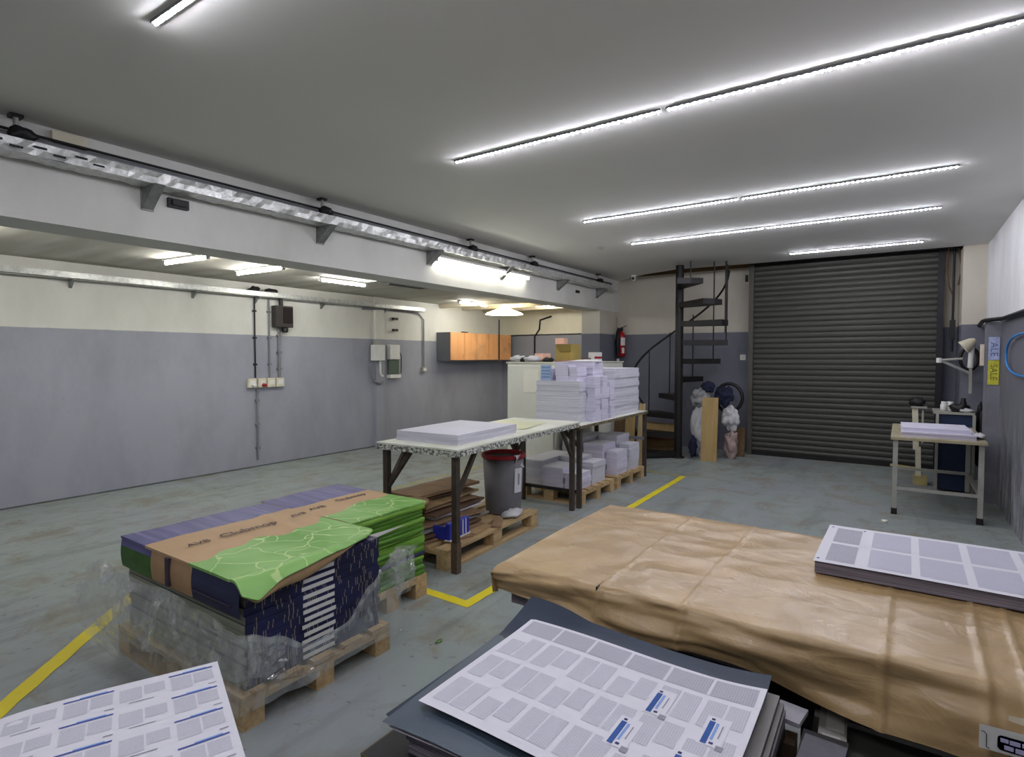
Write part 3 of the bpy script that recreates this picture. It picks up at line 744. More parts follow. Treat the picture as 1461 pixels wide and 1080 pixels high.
def outer(u, v):
    w = .80 + .22 * v if u < .45 else .86 + .14 * v
    uu = u * .66
    p = Vector(filmf(uu, min(1, .38 + .62 * v + .10 * noise.noise(Vector((u * 5, 1, 2))) * (1 - v))))
    k = .014 + .045 * abs(noise.noise(Vector((uu * 15 - v * 2.2, v * 1.3, 5)))) + .016 * abs(noise.noise(Vector((uu * 34 - v * 5, v * 2.5, 3))))
    return (p.x + (k if uu > .577 else -k * .3), p.y - (k if uu < .577 else 0), p.z + .02 * noise.noise(Vector((uu * 18, v * 5, 9))) - .008 * (1 - v))
MB().grid(outer, 130, 30, 0).build('crumpled_layer', FILM2, t)
MB().grid(lambda u, v: (lambda p: (p[0] + (.005 if u > .57 else 0), p[1] - .006, p[2] + .012 * noise.noise(Vector((u * 30, v, 4)))))(filmf(u, .90 + .11 * v)), 150, 5, 0).build('gathered_edge', FILM2, t)
def bunch(u, v):
    a = -.5 + u * 1.0; y = .36 + .16 * u + .03 * noise.noise(Vector((u * 6, v * 5, 2)))
    z = .55 - .27 * v * (.5 + .5 * math.sin(u * 3.0)) + .02 * noise.noise(Vector((u * 5, v * 7, 9)))
    return (.63 + .045 * noise.noise(Vector((u * 7, v * 6, 4))) + .03 * math.sin(u * 9), y, z)
MB().grid(bunch, 24, 20, 0).build('loose_end', FILM, t)

# ================================================================== LONG BENCH 1 and things on it
t = thing('work_bench', 'long bench with chipped white top above scrap pallet', 'table', (-2.995, 4.07, 0), rad(3.2), 'work benches')
W2, L2, HT = .385, 1.03, .90
MB().box(-W2, W2, -L2, L2, HT - .012, HT, 0).build('table_top', LAMIN, t)
MB().box(-W2, W2, -L2, -L2 + .03, HT - .055, HT - .012).box(W2 - .03, W2, -L2 + .03, L2, HT - .055, HT - .012).box(-W2, -W2 + .03, -L2 + .03, L2, HT - .055, HT - .012).box(-W2, W2, L2 - .03, L2, HT - .055, HT - .012).build('edge_band', CHIPPED, t)
for sx in (-1, 1):
    for sy in (-1, 1):
        x, y = sx * (W2 - .055), sy * (L2 - .055)
        lg = MB().box(x - .022, x + .022, y - .022, y + .022, 0, HT - .055).build('leg', STEEL, t)
        MB().bar((x, y - sy * .02, .56), (x, y - sy * .24, HT - .06), .03).build('brace', STEEL, lg)
        if sx < 0: MB().bar((x - sx * .02, y, .56), (x - sx * .24, y, HT - .06), .03).build('brace', STEEL, lg)
        MB().box(x - .026, x + .026, y - .026, y + .026, 0, .22).build('foot_sleeve', M('rusty_worn_steel', '#6a5846', .7, .1, .5, 40), lg) if sx > 0 and sy < 0 else None
def ream(name, label, cx, cy, z, w, d, h, rot=0, edge=PEDGE, top=PAPER, layers=1, group='white paper stacks', slip=.0):
    m = MB(); hh = h / layers
    for i in range(layers):
        ox, oy = R.uniform(-slip, slip), R.uniform(-slip, slip)
        m.box(-w / 2 + ox, w / 2 + ox, -d / 2 + oy, d / 2 + oy, i * hh, (i + 1) * hh - (.0012 if i < layers - 1 else 0), 0, [0, 1, 0, 0, 0, 0])
    return tag(m.build(name, [edge, top], None, (cx, cy, z), 0, rot), label, 'paper stack', group)
ream('paper_stack', 'low stack of large blank white sheets on near bench end', -3.0, 3.62, .90, .60, .84, .075, rad(3.2), PEDGE, PAPER, 3, slip=.004)
tag(MB().grid(lambda u, v: (-.25 + .5 * u, -.3 + .6 * v, .004 + .002 * math.sin(u * 7 + v * 5)), 10, 10).build('paper_sheet', M('yellowish_tracing_sheet', '#d6d8b4', .4, 0, .08, 4), None, (-3.08, 4.52, .90), 0, rad(12)), 'pale yellow translucent sheet lying on the long bench', 'paper')

# scrap pallet contents
zs = .15
lb = ['flat brown carton, lowest of the scrap pile on pallet', 'dark flat carton in scrap pile, second from bottom', 'grey card sheet in the scrap pile on pallet', 'brown carton sheet in scrap pile, fourth from bottom', 'white card sheet sticking out of the scrap pile', 'dark brown carton in scrap pile above white card', 'brown corrugated carton in the upper scrap pile', 'pale tan carton sheet near top of scrap pile', 'dark folded carton near top of scrap pile', 'long brown carton on the top of scrap pile']
cm = [CARD, CARDD, GREYC, CARD, PAPER, CARDD, CARD, CARDL, CARDD, CARD]
for k in range(10):
    h = R.uniform(.018, .032); L, W = R.uniform(.6, .95) - .02 * k, .64 - .034 * k + R.uniform(-.05, .05); sd = R.random() * 60
    m = MB(); am = .008
    m.grid(lambda u, v: (-W / 2 + W * u, -L / 2 + L * v, h + am * noise.noise(Vector((u * 3, v * 4, sd)))), 8, 12); m.grid(lambda u, v: (-W / 2 + W * u, -L / 2 + L * v, .004 + am * .5 * noise.noise(Vector((u * 3, v * 4, sd)))), 8, 12, 0, True, None, True)
    for f in (lambda u, v: (-W / 2, -L / 2 + L * u), lambda u, v: (W / 2, -L / 2 + L * u)):
        m.grid(lambda u, v, f=f: (*f(u, v), (.004 + am * .5 * noise.noise(Vector((0 if f(u, v)[0] < 0 else 3, u * 4, sd)))) * (1 - v) + v * (h + am * noise.noise(Vector((0 if f(u, v)[0] < 0 else 3, u * 4, sd))))), 12, 1)
    for yy, vv in ((-L / 2, 0), (L / 2, 4)):
        m.grid(lambda u, v, yy=yy, vv=vv: (-W / 2 + W * u, yy, (.004 + am * .5 * noise.noise(Vector((u * 3, vv, sd)))) * (1 - v) + v * (h + am * noise.noise(Vector((u * 3, vv, sd))))), 8, 1)
    tag(m.build('scrap_carton', [cm[k]], None, (-2.84 - W / 2 - .030 * k + R.uniform(-.03, .03), 3.52 + R.uniform(-.12, .1), zs), 0, rad(R.uniform(-10, 10))), lb[k], 'cardboard', 'scrap cartons under the bench')
    zs += h + .010
tag(MB().lathe([(0, 0), (.12, 0), (.125, .012), (.12, .024), (0, .024)], 20).build('round_card', CARDL, None, (-3.02, 3.10, zs - .02)), 'round tan card disc on scrap pile beside bench leg', 'cardboard')
for i, (y, x, w, mt, l) in enumerate(((3.35, -2.80, .07, CARD, 'brown offcut strip at front edge of scrap pallet, nearest'), (3.62, -2.79, .09, CARDL, 'tan offcut at front edge of scrap pallet'), (3.86, -2.78, .08, CARD, 'brown offcut beside white crumpled plastic on pallet'))):
    tag(MB().box(-w / 2, w / 2, -.13, .13, 0, .014).build('card_offcut', mt, None, (x, y, .151 + .001 * i), 0, rad(-18 + i * 25)), l, 'cardboard', 'offcuts on the scrap pallet')
tag(MB().blob((0, 0, .03), (.07, .12, .035), 5, .5).build('crumpled_plastic', CLOTH, None, (-2.80, 4.12, .15)), 'white crumpled plastic on scrap pallet beside grey bin', 'plastic')
t = thing('blue_tray', 'small blue plastic tray tipped on the scrap pallet', 'tray', (-2.80, 3.36, .168), rad(4))
MB().box(-.02, .02, -.13, .13, 0, .13).box(-.14, -.02, -.13, -.11, 0, .1).box(-.14, -.02, .11, .13, 0, .1).box(-.14, -.02, -.11, .11, 0, .012).build('body', BLUEP, t, bevel=.004)
MB().box(.02, .024, .035, .045, .01, .125).box(.02, .024, .075, .085, .01, .125).build('white_stripe', WHITEP, t)
MB().box(-.025, .03, -.135, .135, -.004, .006).build('rim', WHITEP, t)
# bin
t = thing('waste_bin', 'grey plastic bin with red rim on the scrap pallet', 'bin', (-2.96, 4.2, .15))
MB().lathe([(.0, .004), (.150, .004), (.160, .02), (.188, .53), (.180, .53), (.155, .03), (0, .025)], 36).build('body', GREYP, t)
MB().lathe([(.188, .498), (.199, .502), (.200, .53), (.190, .538), (.178, .533), (.178, .5)], 36).build('red_liner_rim', REDP, t)
th = rad(-30)
def wrapq(a0, a1, z0, z1, r0, r1): return lambda u, v: ((r0 + (r1 - r0) * v) * math.cos(a0 + (a1 - a0) * u), (r0 + (r1 - r0) * v) * math.sin(a0 + (a1 - a0) * u), z0 + (z1 - z0) * v)
MB().grid(wrapq(rad(-22), rad(8), .20, .42, .178, .187), 6, 2).build('white_label', PAPER, t)
m = MB(); m.grid(wrapq(rad(-11), rad(-4), .27, .37, .183, .1868), 3, 1); m.build('label_print', INKG, t)
MB().grid(lambda u, v: (.19 + .02 * math.sin(u * 4 + v * 3), -.11 + .13 * u + .02 * v, .545 - .13 * v * (.4 + .6 * u) + .015 * noise.noise(Vector((u * 6, v * 6, 2)))), 10, 8).build('hanging_bag_corner', CLOTH, t)

# ================================================================== FAR BENCH 2
t = thing('work_bench', 'far bench with white paper stacks in front of spiral stair', 'table', (-3.06, 6.12, 0), rad(1.0), 'work benches')
W2, L2, HT = .37, .97, .855
MB().box(-W2, W2, -L2, L2, HT - .03, HT).build('table_top', LAMIN, t)
MB().box(W2 - .002, W2 + .006, -L2, L2, HT - .034, HT - .004).box(-W2, W2, -L2 - .006, -L2, HT - .05, HT - .004).build('edge_band', WORNE, t)
for sx in (-1, 1):
    for sy in (-1, 1):
        x, y = sx * (W2 - .03), sy * (L2 - .03)
        MB().box(x - .022, x + .022, y - .022, y + .022, 0, HT - .03).build('leg', STEEL, t)
MB().bar((W2 - .03, L2 - .06, .5), (-W2 + .03, L2 - .06, .5), .035).build('cross_rail', GREYW, t)
MB().bar((W2 - .03, -L2 + .05, .62), (W2 - .25, -L2 + .05, HT - .04), .035).build('brace', STEEL, t)
MB().bar((W2 - .03, -L2 + .05, .16), (-W2 + .03, -L2 + .05, .16), .03).build('cross_rail', STEELB, t)
# paper on it
zt = .855
ream('paper_stack', 'tallest neat white paper stack at near end of far bench', -3.06, 5.66, zt, .52, .66, .44, rad(2), PEDGE, PAPER, 8, slip=.005)
ream('paper_stack', 'big white paper stack at far end of far bench', -3.06, 6.56, zt, .58, .78, .56, rad(1), PEDGE, PAPER, 10, slip=.006)
z2 = zt + .44
for k, (x, y, w, d, h, l) in enumerate(((-3.2, 5.48, .16, .22, .13, 'small white paper block beside the blue leaflet, on tall stack'), (-3.02, 5.47, .15, .2, .17, 'white paper block in the middle on top of tall stack'), (-2.88, 5.48, .1, .2, .15, 'narrow white paper block at right corner of tall stack'), (-3.03, 5.80, .46, .3, .20, 'broad white paper block at back of tall stack top'))):
    ream('paper_block', l, x, y, z2, w, d, h, rad(R.uniform(-5, 5)), PEDGE_L, PAPER, 3, 'small paper blocks on the tall stack', .006)
t = thing('leaflet', 'blue and white leaflet standing on the tall paper stack', 'leaflet', (-3.26, 5.35, z2), rad(-2)); 
MB().box(-.005, .13, -.004, .004, 0, .17).build('sheet', M('pale_blue_print', '#9fb4d2', .6), t)
for zz_ in (.03, .065, .10, .135): MB().box(.008, .117, -.0055, -.0042, zz_, zz_ + .014).build('print_band', M('mid_blue_print', '#6d8cba', .6), t)
for i in range(4):
    for j in range(2):
        ream('paper_bundle', 'white booklet bundle against tall stack, %s row up, %s' % (('lowest', 'second', 'third', 'top')[i], ('left one', 'right one')[j]), -2.745 + R.uniform(-.012, .006), 5.60 + j * .19 + R.uniform(-.01, .01), zt + i * .122, .095, .165, .12, rad(R.uniform(-8, 8)), PEDGE_L, PAPER, 2, 'booklet bundles leaning by the tall stack', .006)
for i, (x, y, z, l) in enumerate(((-2.79, 6.06, zt, 'white booklet bundle between the two big stacks, lower'), (-2.79, 6.06, zt + .14, 'white booklet bundle between the two big stacks, middle'), (-2.8, 6.07, zt + .28, 'white booklet bundle between the two big stacks, upper'))):
    ream('paper_bundle', l, x, y, z, .12, .14, .138, rad(R.uniform(-6, 6)), PEDGE_L, PAPER, 2, 'booklet bundles between the big stacks', .006)
tag(MB().grid(lambda u, v: (-.2 + .4 * u, -.15 + .3 * v, .006 + .02 * math.sin(u * 3) * v), 8, 6).build('paper_sheet', PAPER, None, (-2.98, 5.82, z2 + .202), 0, rad(20)), 'loose white sheet on topmost paper block', 'paper')
# pallets of paper below
def palstack(px, py, rows, tag_):
    for k, (x, y, w, d, h, l) in enumerate(rows): ream('paper_stack', l, px + x, py + y, .1445, w, d, h, rad(R.uniform(-2, 2)), PEDGE_L if k % 2 else PEDGE, PAPER, max(2, int(h / .05)), tag_, .008)
palstack(-3.33, 5.68, ((-.03, 0, .26, .7, .27, 'broad white paper stack on near pallet below far bench'), (.24, -.2, .26, .36, .22, 'white paper stack on near pallet, by front corner'), (.24, .17, .26, .3, .27, 'white paper stack on near pallet, far front side'), (.47, -.22, .16, .3, .17, 'short white booklet stack on near pallet edge, nearer'), (.47, .14, .16, .32, .24, 'short white booklet stack on near pallet edge, farther')), 'paper stacks on pallets below the far bench')
palstack(-3.33, 6.6, ((-.02, 0, .26, .76, .40, 'broad white paper stack on far pallet below bench'), (.28, -.2, .26, .36, .36, 'tall white paper stack on far pallet, nearer side'), (.28, .2, .26, .36, .42, 'tall white paper stack on far pallet, farther side'), (.5, -.18, .14, .3, .28, 'narrow white booklet stack on far pallet edge, nearer'), (.5, .18, .14, .3, .32, 'narrow white booklet stack on far pallet edge, farther')), 'paper stacks on pallets below the far bench')
# white cabinet behind
t = thing('metal_cabinet', 'long white enamel cabinet behind the far bench', 'cabinet', (-3.9, 7.15, 0))
MB().box(-.37, .37, -1.0, 1.05, .04, 1.47).build('body', WENAM, t, bevel=.012)
MB().box(-.36, .36, -.99, 1.04, 0, .04).build('plinth', BLACKM, t)
MB().box(-.38, .38, -1.012, 1.06, 1.47, 1.488).build('top_board', M('pale_top_board', '#d4d2c2', .5), t)
d = MB().box(-.35, .34, -1.018, -1.001, .1, 1.44).build('door', WENAM, t, bevel=.006)
MB().box(.26, .28, -1.04, -1.018, .8, .95).build('handle', GREYM, d)
MB().grid(lambda u, v: (-.1 + .22 * u, -1.022 - .006 * math.sin(u * 3), 1.1 + .3 * v), 4, 4).build('taped_sheet', PWARM, t)
for nm, l, c, x, y, w, d, h, mt, rt in (('carton', 'olive cardboard box open on top of white cabinet', 'box', -3.74, 6.84, .22, .34, .235, CARDO, 6), ('carton', 'pink and white small box on the olive cardboard box', 'box', -3.79, 6.74, .12, .16, .08, PINKB, 10), ('carton', 'pale pink box lying left of olive box', 'box', -3.90, 6.43, .14, .16, .11, PINKB, -8), ('carton', 'brown flat carton on cabinet below the olive box', 'box', -3.66, 6.55, .2, .16, .03, CARD, 20), ('carton', 'small white box with red stripe right of olive box', 'box', -3.62, 7.42, .1, .2, .13, WHITEP, -6), ('carton', 'small dark box right of olive cardboard box', 'box', -3.66, 7.22, .1, .1, .05, CARDD, 5)):
    z = 1.488 + (.235 if 'on the olive' in l else 0)
    m = MB().box(-w / 2, w / 2, -d / 2, d / 2, 0, h)
    if 'olive' in l and 'open' in l: m.add([(-w / 2, -d / 2, h), (w / 2, -d / 2, h), (w / 2 + .02, -d / 2 - .02, h - .1), (-w / 2 + .06, -d / 2 - .02, h - .1)], [(0, 1, 2, 3), (3, 2, 1, 0)])
    if 'red' in l: m.box(w / 2, w / 2 + .001, -d / 2, d / 2, .04, .07, 1)
    tag(m.build(nm, [mt, REDP], None, (x, y, z), 0, rad(rt)), l, c, 'boxes on the white cabinet')
for i, (nm, l, x, y, mt, r) in enumerate((('crumpled_bag', 'white crumpled bag at left end of cabinet top', -4.15, 6.24, CLOTH, (.09, .12, .045)), ('crumpled_bag', 'black crumpled bag between white ones on cabinet top', -4.04, 6.24, BLACK, (.06, .08, .04)), ('crumpled_bag', 'white crumpled paper on cabinet beside the pink box', -3.93, 6.24, CLOTH, (.1, .12, .045)), ('crumpled_bag', 'dark rag in front of pink box on cabinet', -3.76, 6.35, BLACK, (.07, .08, .03)))):
    tag(MB().blob((0, 0, r[2] * .8), r, i + 11, .5).build(nm, mt, None, (x, y, 1.488)), l, 'bag')
# boards leaning behind the bench end
for i, (x, y, w, h, mt, l, tl) in enumerate(((-3.36, 7.62, .16, .98, WBROWN, 'brown board leaning behind the far bench, leftmost', .12), (-3.20, 7.64, .14, .95, WTAN, 'tan board leaning behind the far bench, middle', .10), (-3.02, 7.58, .09, .90, wood('pale_plank', '#c2ad82', '#a8946a', 2), 'pale plank leaning behind the far bench, rightmost', .14))):
    M4 = Matrix.Rotation(-tl, 4, 'X')
    tag(MB().box(-w / 2, w / 2, 0, .02, 0, h, 0, None, M4).build('leaning_board', mt, None, (x, y, 0)), l, 'board', 'boards leaning by the stair')

# ================================================================== SPIRAL STAIR
SX, SY = -2.82, 8.68
t = thing('spiral_stair', 'black steel spiral stair rising beside the roller shutter', 'staircase', (SX, SY, 0))
MB().tube([(0, 0, 0), (0, 0, 2.945)], .06, 16).build('pole', STEELB, t)
MB().lathe([(.1, 0), (.1, .015), (.06, .02)], 16).build('base_plate', STEELB, t)
def sd(th, r, z): a = rad(th); return Vector((-math.sin(a) * r, -math.cos(a) * r, z))   # 0 = towards camera, 90 = left
rail = []
for k in range(10):
    th = 60 + 30 * k; z = .10 + .285 * k
    a0, a1 = th - 15, th + 15
    m = MB(); top = [sd(th - 50, .06, z), sd(a0, .70, z), sd(th, .715, z), sd(a1, .70, z), sd(th + 50, .06, z)]
    bot = [p - Vector((0, 0, .08)) for p in top]
    m.add(top + bot, [(0, 1, 2, 3, 4)[::-1], (5, 6, 7, 8, 9)] + [(i, i + 5, (i + 1) % 5 + 5, (i + 1) % 5) for i in range(5)])
    m.build('tread', STEELB, t)
    if z > .6 and z < 2.75: MB().tube([sd(th, .70, z), sd(th, .70, min(z + 1.0, 2.9))], .010, 8).build('baluster', STEELB, t)
    elif k <= 1: MB().tube([sd(th, .70, 0), sd(th, .70, z + 1.0)], .010, 8).build('baluster', STEELB, t)
MB().tube([sd(28 + i * 6, .70, .87 + i * 6 * .0086) for i in range(39)], .016, 8).build('handrail', STEELB, t)
MB().tube([sd(275, .70, 1.9), sd(275, .70, 2.94)], .014, 8).build('upright', STEELB, t)
# curved steel edge of the stair opening
tag(MB().tube([(-4.0, 9.58, ZC + .02), (-3.6, 9.27, ZC + .03), (-3.0, 9.03, ZC + .03), (-2.4, 9.02, ZC + .03)], .03, 8).build('opening_rim', STEELB), 'curved black steel rim round the stair opening', 'rail')
# wooden pieces stored under the stair
for i, (z, l) in enumerate(((.0, 'brown wooden beam under the stair, lying on floor'), (.12, 'tan wooden beam stacked under the stair, second up'), (.24, 'reddish wooden beam stacked under the stair, third up'), (.36, 'pale wooden beam stacked under the stair, on top'))):
    tag(MB().box(-.26, .26, -.09, .09, 0, .115).build('wooden_beam', (WBROWN, WPLY, M('reddish_wood', '#6b4636', .7, 0, .3, 8), WTAN)[i], None, (-3.2, 8.98, z), 0, rad(R.uniform(-6, 6))), l, 'timber', 'timber stored under the stair')
# sacks, rolls and boards right of the stair
tag(MB().box(-.115, .115, -.012, .012, 0, .95, 0, None, Matrix.Rotation(rad(-4), 4, 'X')).build('leaning_board', WTAN, None, (-2.34, 8.62, 0)), 'tan board standing in front of white sacks by stair', 'board')
tag(MB().box(-.075, .075, -.01, .01, 0, .45, 0, None, Matrix.Rotation(rad(-6), 4, 'X')).build('leaning_board', WBROWN, None, (-2.06, 9.3, 0)), 'short brown board standing against the wall near switch', 'board')
for i, (x, y, z, r, mt, l) in enumerate(((-2.56, 8.95, .40, (.13, .12, .40), CLOTH, 'tall white plastic sack standing next to stair pole'), (-2.57, 8.97, .90, (.14, .13, .16), GREYSACK, 'grey sack heaped on the tall white sack'), (-2.47, 9.0, 1.08, (.10, .09, .09), NAVYC, 'navy cloth on top of the grey sack'), (-2.6, 8.72, .18, (.06, .06, .17), NAVYC, 'dark navy bag on floor at stair pole'), (-2.12, 9.05, .22, (.11, .11, .22), PINKC, 'pinkish cloth bundle standing right of tan board'), (-2.14, 9.05, .62, (.12, .11, .19), CLOTH, 'white plastic bag hanging right of tan board'), (-2.24, 9.06, .95, (.14, .11, .16), NAVYC, 'navy bag piled above the white plastic bag'))):
    tag(MB().blob((0, 0, 0), [c * .92 for c in r], i + 31, .5, 0, 36, 26).build('sack', mt, None, (x, y, z)), l, 'bag', 'sacks and bags beside the stair')
tag(MB().tube([(-2.2 + .2 * math.cos(a * .35), 9.2, .92 + .22 * math.sin(a * .35)) for a in range(18)], .026, 8, 0, True).build('hose_coil', BLACK), 'black hose loop hanging behind the navy bag', 'hose')
t = thing('light_switch', 'white light switch on wall left of roller shutter', 'switch', (-2.14, YB, 1.5)); MB().box(-.045, .045, -.02, 0, 0, .09).build('plate', WHITEP, t, bevel=.003); MB().box(-.015, .015, -.026, -.02, .025, .065).build('rocker', CREAMP, t)
tag(MB().box(-.02, .02, -.03, 0, -.06, .05).build('wall_hook', BLACK, None, (-2.1, YB, 2.83)), 'black hook high on wall left of roller shutter', 'hook')
# fire extinguisher on the corner wall
t = thing('fire_extinguisher', 'red fire extinguisher with black cover hung on corner wall', 'fire extinguisher', (XB + .11, 9.72, 1.56))
MB().lathe([(0, 0), (.06, .0), (.075, .02), (.075, .36), (.06, .42), (.025, .45), (.025, .48)], 22).build('cylinder', REDX, t)
MB().lathe([(.03, .46), (.035, .5), (.02, .53), (0, .53)], 12).build('valve', BLACK, t)
MB().bar((-.01, 0, .52), (.09, .02, .56), .02, .012).build('lever', BLACK, t)
MB().tube([(-.02, -.03, .5), (-.03, -.11, .42), (-.02, -.12, .15), (-.02, -.1, -.06)], .022, 8).build('hose', BLACK, t)
MB().blob((-.035, -.055, .26), (.05, .055, .25), 4, .2).build('black_cover', BLACK, t)
MB().lathe([(.02, -.12), (.03, -.06), (.022, 0)], 10, (-.02, -.1, -.03)).build('nozzle', WHITEP, t)
MB().grid(wrapq(rad(-75), rad(-5), .20, .34, .0765, .0765), 8, 2).build('label', WHITEP, t)
MB().grid(wrapq(rad(-60), rad(-20), .06, .16, .0765, .0765), 6, 2).build('lower_label', WHITEP, t)
MB().box(-.11, -.095, -.03, .03, .3, .72).build('wall_bracket', M('beige_backing', '#b4a898', .7), t)
# security camera
t = thing('security_camera', 'white dome security camera on ceiling near stair opening', 'camera', (-3.82, 9.3, ZC)); MB().lathe([(.05, 0), (.05, -.02), (.03, -.03)], 14).build('mount', WHITEP, t); MB().blob((.01, -.03, -.06), (.04, .06, .04), 2, .05).build('camera_body', WHITEP, t); MB().lathe([(.022, 0), (.02, .012), (0, .014)], 12, (.025, -.085, -.065), 0, True, Matrix.Rotation(rad(90), 4, 'X')).build('lens', BLACK, t)
tag(MB().lathe([(.035, 0), (.03, -.02), (0, -.024)], 14).build('smoke_detector', GREYM, None, (-3.2, 6.7, ZC)), 'small round grey detector on the main ceiling', 'detector')

# ================================================================== RIGHT SIDE
t = thing('work_table', 'small grey steel table holding lilac paper near shutter', 'table', (.30, 7.38, 0))
MB().box(-.37, .37, -.68, .68, .74, .77).build('table_top', M('worn_tan_top', '#a59c80', .6, 0, .2, 6), t, bevel=.004)
for sx in (-1, 1):
    for sy in (-1, 1):
        x, y = sx * .33, sy * .62
        lg = MB().box(x - .02, x + .02, y - .02, y + .02, .03, .74).build('leg', GREYM, t)
        MB().box(x - .025, x + .025, y - .025, y + .025, 0, .06).build('foot', STEELB, lg)
for a, b in (((-.33, -.62), (.33, -.62)), ((.33, -.62), (.33, .62)), ((-.33, .62), (.33, .62))): MB().bar((*a, .26), (*b, .26), .03).build('stretcher', GREYM, t)
ream('paper_stack', 'lilac edged paper stack on the small grey table', .30, 7.1, .77, .58, .62, .05, 0, PEDGE_L, M('lilac_paper', '#d6d4e4', .7, 0, .04), 3, 'paper on the small table', .008)
ream('paper_stack', 'second lilac paper layer on the small grey table', .28, 7.12, .82, .54, .56, .035, rad(1.5), PEDGE_L, M('lilac_paper', '#d6d4e4'), 2, 'paper on the small table', .008)
tag(MB().blob((0, 0, .028), (.055, .1, .025), 8, .5).build('crumpled_plastic', CLOTH, None, (.625, 7.0, .77)), 'crumpled white paper end beside lilac stack', 'paper')
t = thing('blue_cabinet', 'dark blue steel cabinet behind the small grey table', 'cabinet', (.52, 8.4, 0))
MB().box(-.15, .15, -.24, .24, .03, .9).build('body', BLUED, t, bevel=.004)
MB().box(-.2, .17, -.27, .27, .9, .925).build('top_board', GREYM, t)
for sx in (-1, 1): MB().box(sx * .165 - .014, sx * .165 + .014, -.27, -.24, 0, .9).build('frame_post', GREYM, t)
t = thing('cream_stand', 'cream painted steel stand left of blue cabinet', 'stand', (.17, 8.55, 0))
MB().bar((-.02, 0, .95), (0, 0, .42), .06, .05).bar((.02, .0, .45), (.03, 0, .1), .055).build('column', CREAMP, t); MB().bar((.06, 0, .9), (.06, 0, .5), .02).build('rod', GREYM, t)
MB().box(-.02, .12, -.08, .08, 0, .1).build('foot', M('yellowed_cream_steel', '#b9a970', .55, 0, .2), t); MB().bar((-.26, 0, .2), (.03, 0, .18), .03).build('pedal_bar', M('yellowed_cream_steel', '#b9a970'), t)
MB().box(-.06, .1, -.06, .06, .93, .95).build('head_plate', GREYM, t)
for i, (x, y, r, h, mt, l) in enumerate(((.42, 8.3, .035, .1, WHITEP, 'white jar on the blue cabinet, left one'), (.48, 8.32, .04, .1, WHITEP, 'white jar on the blue cabinet, right one'), (.60, 8.34, .03, .14, BLACK, 'black bottle on blue cabinet near the wall'))):
    j = thing('jar', l, 'jar', (x, y, .925), 0, 'jars on the blue cabinet'); MB().lathe([(0, 0), (r, 0), (r, h * .75), (r * .7, h * .85), (r * .7, h)], 14).build('body', mt, j); MB().lathe([(r * .78, h * .86), (r * .78, h * 1.08), (0, h * 1.08)], 12).build('lid', BLACK if i == 2 else WHITEP, j)
tag(MB().blob((0, 0, .04), (.09, .07, .05), 3, .5).build('rag', BLACK, None, (.56, 8.22, .925)), 'black rag on the front of blue cabinet', 'cloth')
tag(MB().blob((0, 0, .02), (.07, .04, .025), 6, .5).build('crumpled_paper', CLOTH, None, (.62, 8.17, .925)), 'crumpled white paper on blue cabinet edge', 'paper')
tag(MB().blob((0, 0, .05), (.08, .05, .06), 9, .5).build('hand_tool', BLACK, None, (.17, 8.55, .95)), 'black tool clutter on the cream stand', 'tool')
tag(MB().blob((0, 0, 0), (.07, .16, .36), 12, .3, 0, 18, 12).build('black_coat', BLACK, None, (.77, 8.5, .62)), 'black coat hanging beside the blue cabinet', 'coat')
# wall mounted arm lamp
t = thing('arm_lamp', 'grey jointed arm lamp on pier right of shutter', 'lamp', (.72, 9.0, 1.15))
MB().box(-.03, .0, -.05, .0, -.05, .55).build('wall_plate', GREYM, t)
MB().tube([(-.02, -.03, .2), (-.32, -.1, .36)], .018, 8).build('lower_arm', GALV, t); MB().tube([(-.32, -.1, .36), (-.1, -.1, .38)], .016, 8).build('upper_arm', GREYM, t)
MB().lathe([(.03, -.03), (.03, .03)], 12, (-.33, -.1, .36)).lathe([(0, .03), (.03, .03)], 12, (-.33, -.1, .36)).build('joint', WHITEP, t)
MB().lathe([(.02, .1), (.05, .06), (.085, -.05)], 16, (-.06, -.1, .55), 0, True, Matrix.Rotation(rad(50), 4, 'Y')).build('lamp_shade', CREAMP, t)
tag(MB().tube([(.70, 8.95, 1.42), (.71, 8.93, 1.72)], .03, 10).build('paper_roll', WHITEP), 'slim white roll hanging beside the arm lamp', 'roll')
tag(MB().tube([(.70 + .09 * math.cos(a * .4), 9.12, 1.53 + .14 * math.sin(a * .4)) for a in range(16)], .02, 8, 0, True).build('cable_coil', BLACK), 'black cable coil behind the slim white roll', 'cable')
t = thing('pull_pole', 'black shutter chain pole hanging right of roller shutter', 'pole', (.55, 9.55, 1.62))
MB().tube([(0, 0, 0), (0, 0, 1.7)], .014, 8).build('rod', BLACKM, t); MB().box(-.03, .03, -.03, .03, .16, .42).build('motor_box', BLACK, t)
tag(MB().tube([(.49, 9.6, 3.0), (.47, 9.62, 2.7), (.50, 9.6, 2.5), (.54, 9.57, 2.38)], .010, 6).build('cable', CARDD), 'dark loose cable looping left of the chain pole', 'cable')
tag(MB().tube([(.60, 9.6, 3.0), (.64, 9.6, 2.7), (.60, 9.58, 2.5)], .012, 6).build('cable', CARDD), 'brown loose cable hanging right of the chain pole', 'cable')
t = thing('foam_roller', 'pale foam roller hung upright on right wall', 'roller', (XR - .05, 8.7, 1.45)); MB().tube([(0, 0, 0), (0, 0, .25)], .045, 14).build('foam', M('pale_foam', '#cdbfae', .8), t); MB().tube([(.01, 0, 0), (.01, 0, -.5)], .012, 8).build('handle_rod', BLACK, t)
tag(MB().tube([(XR - .03, 8.72, .0), (XR - .02, 8.7, .5), (XR - .03, 8.71, .93)], .018, 8).build('cable', BLACK), 'thick black cable rising below the foam roller', 'cable')
t = thing('wall_sign', 'pale blue and yellow lettered strip on right wall pilaster', 'sign', (XR - .06, 7.795, 1.26))
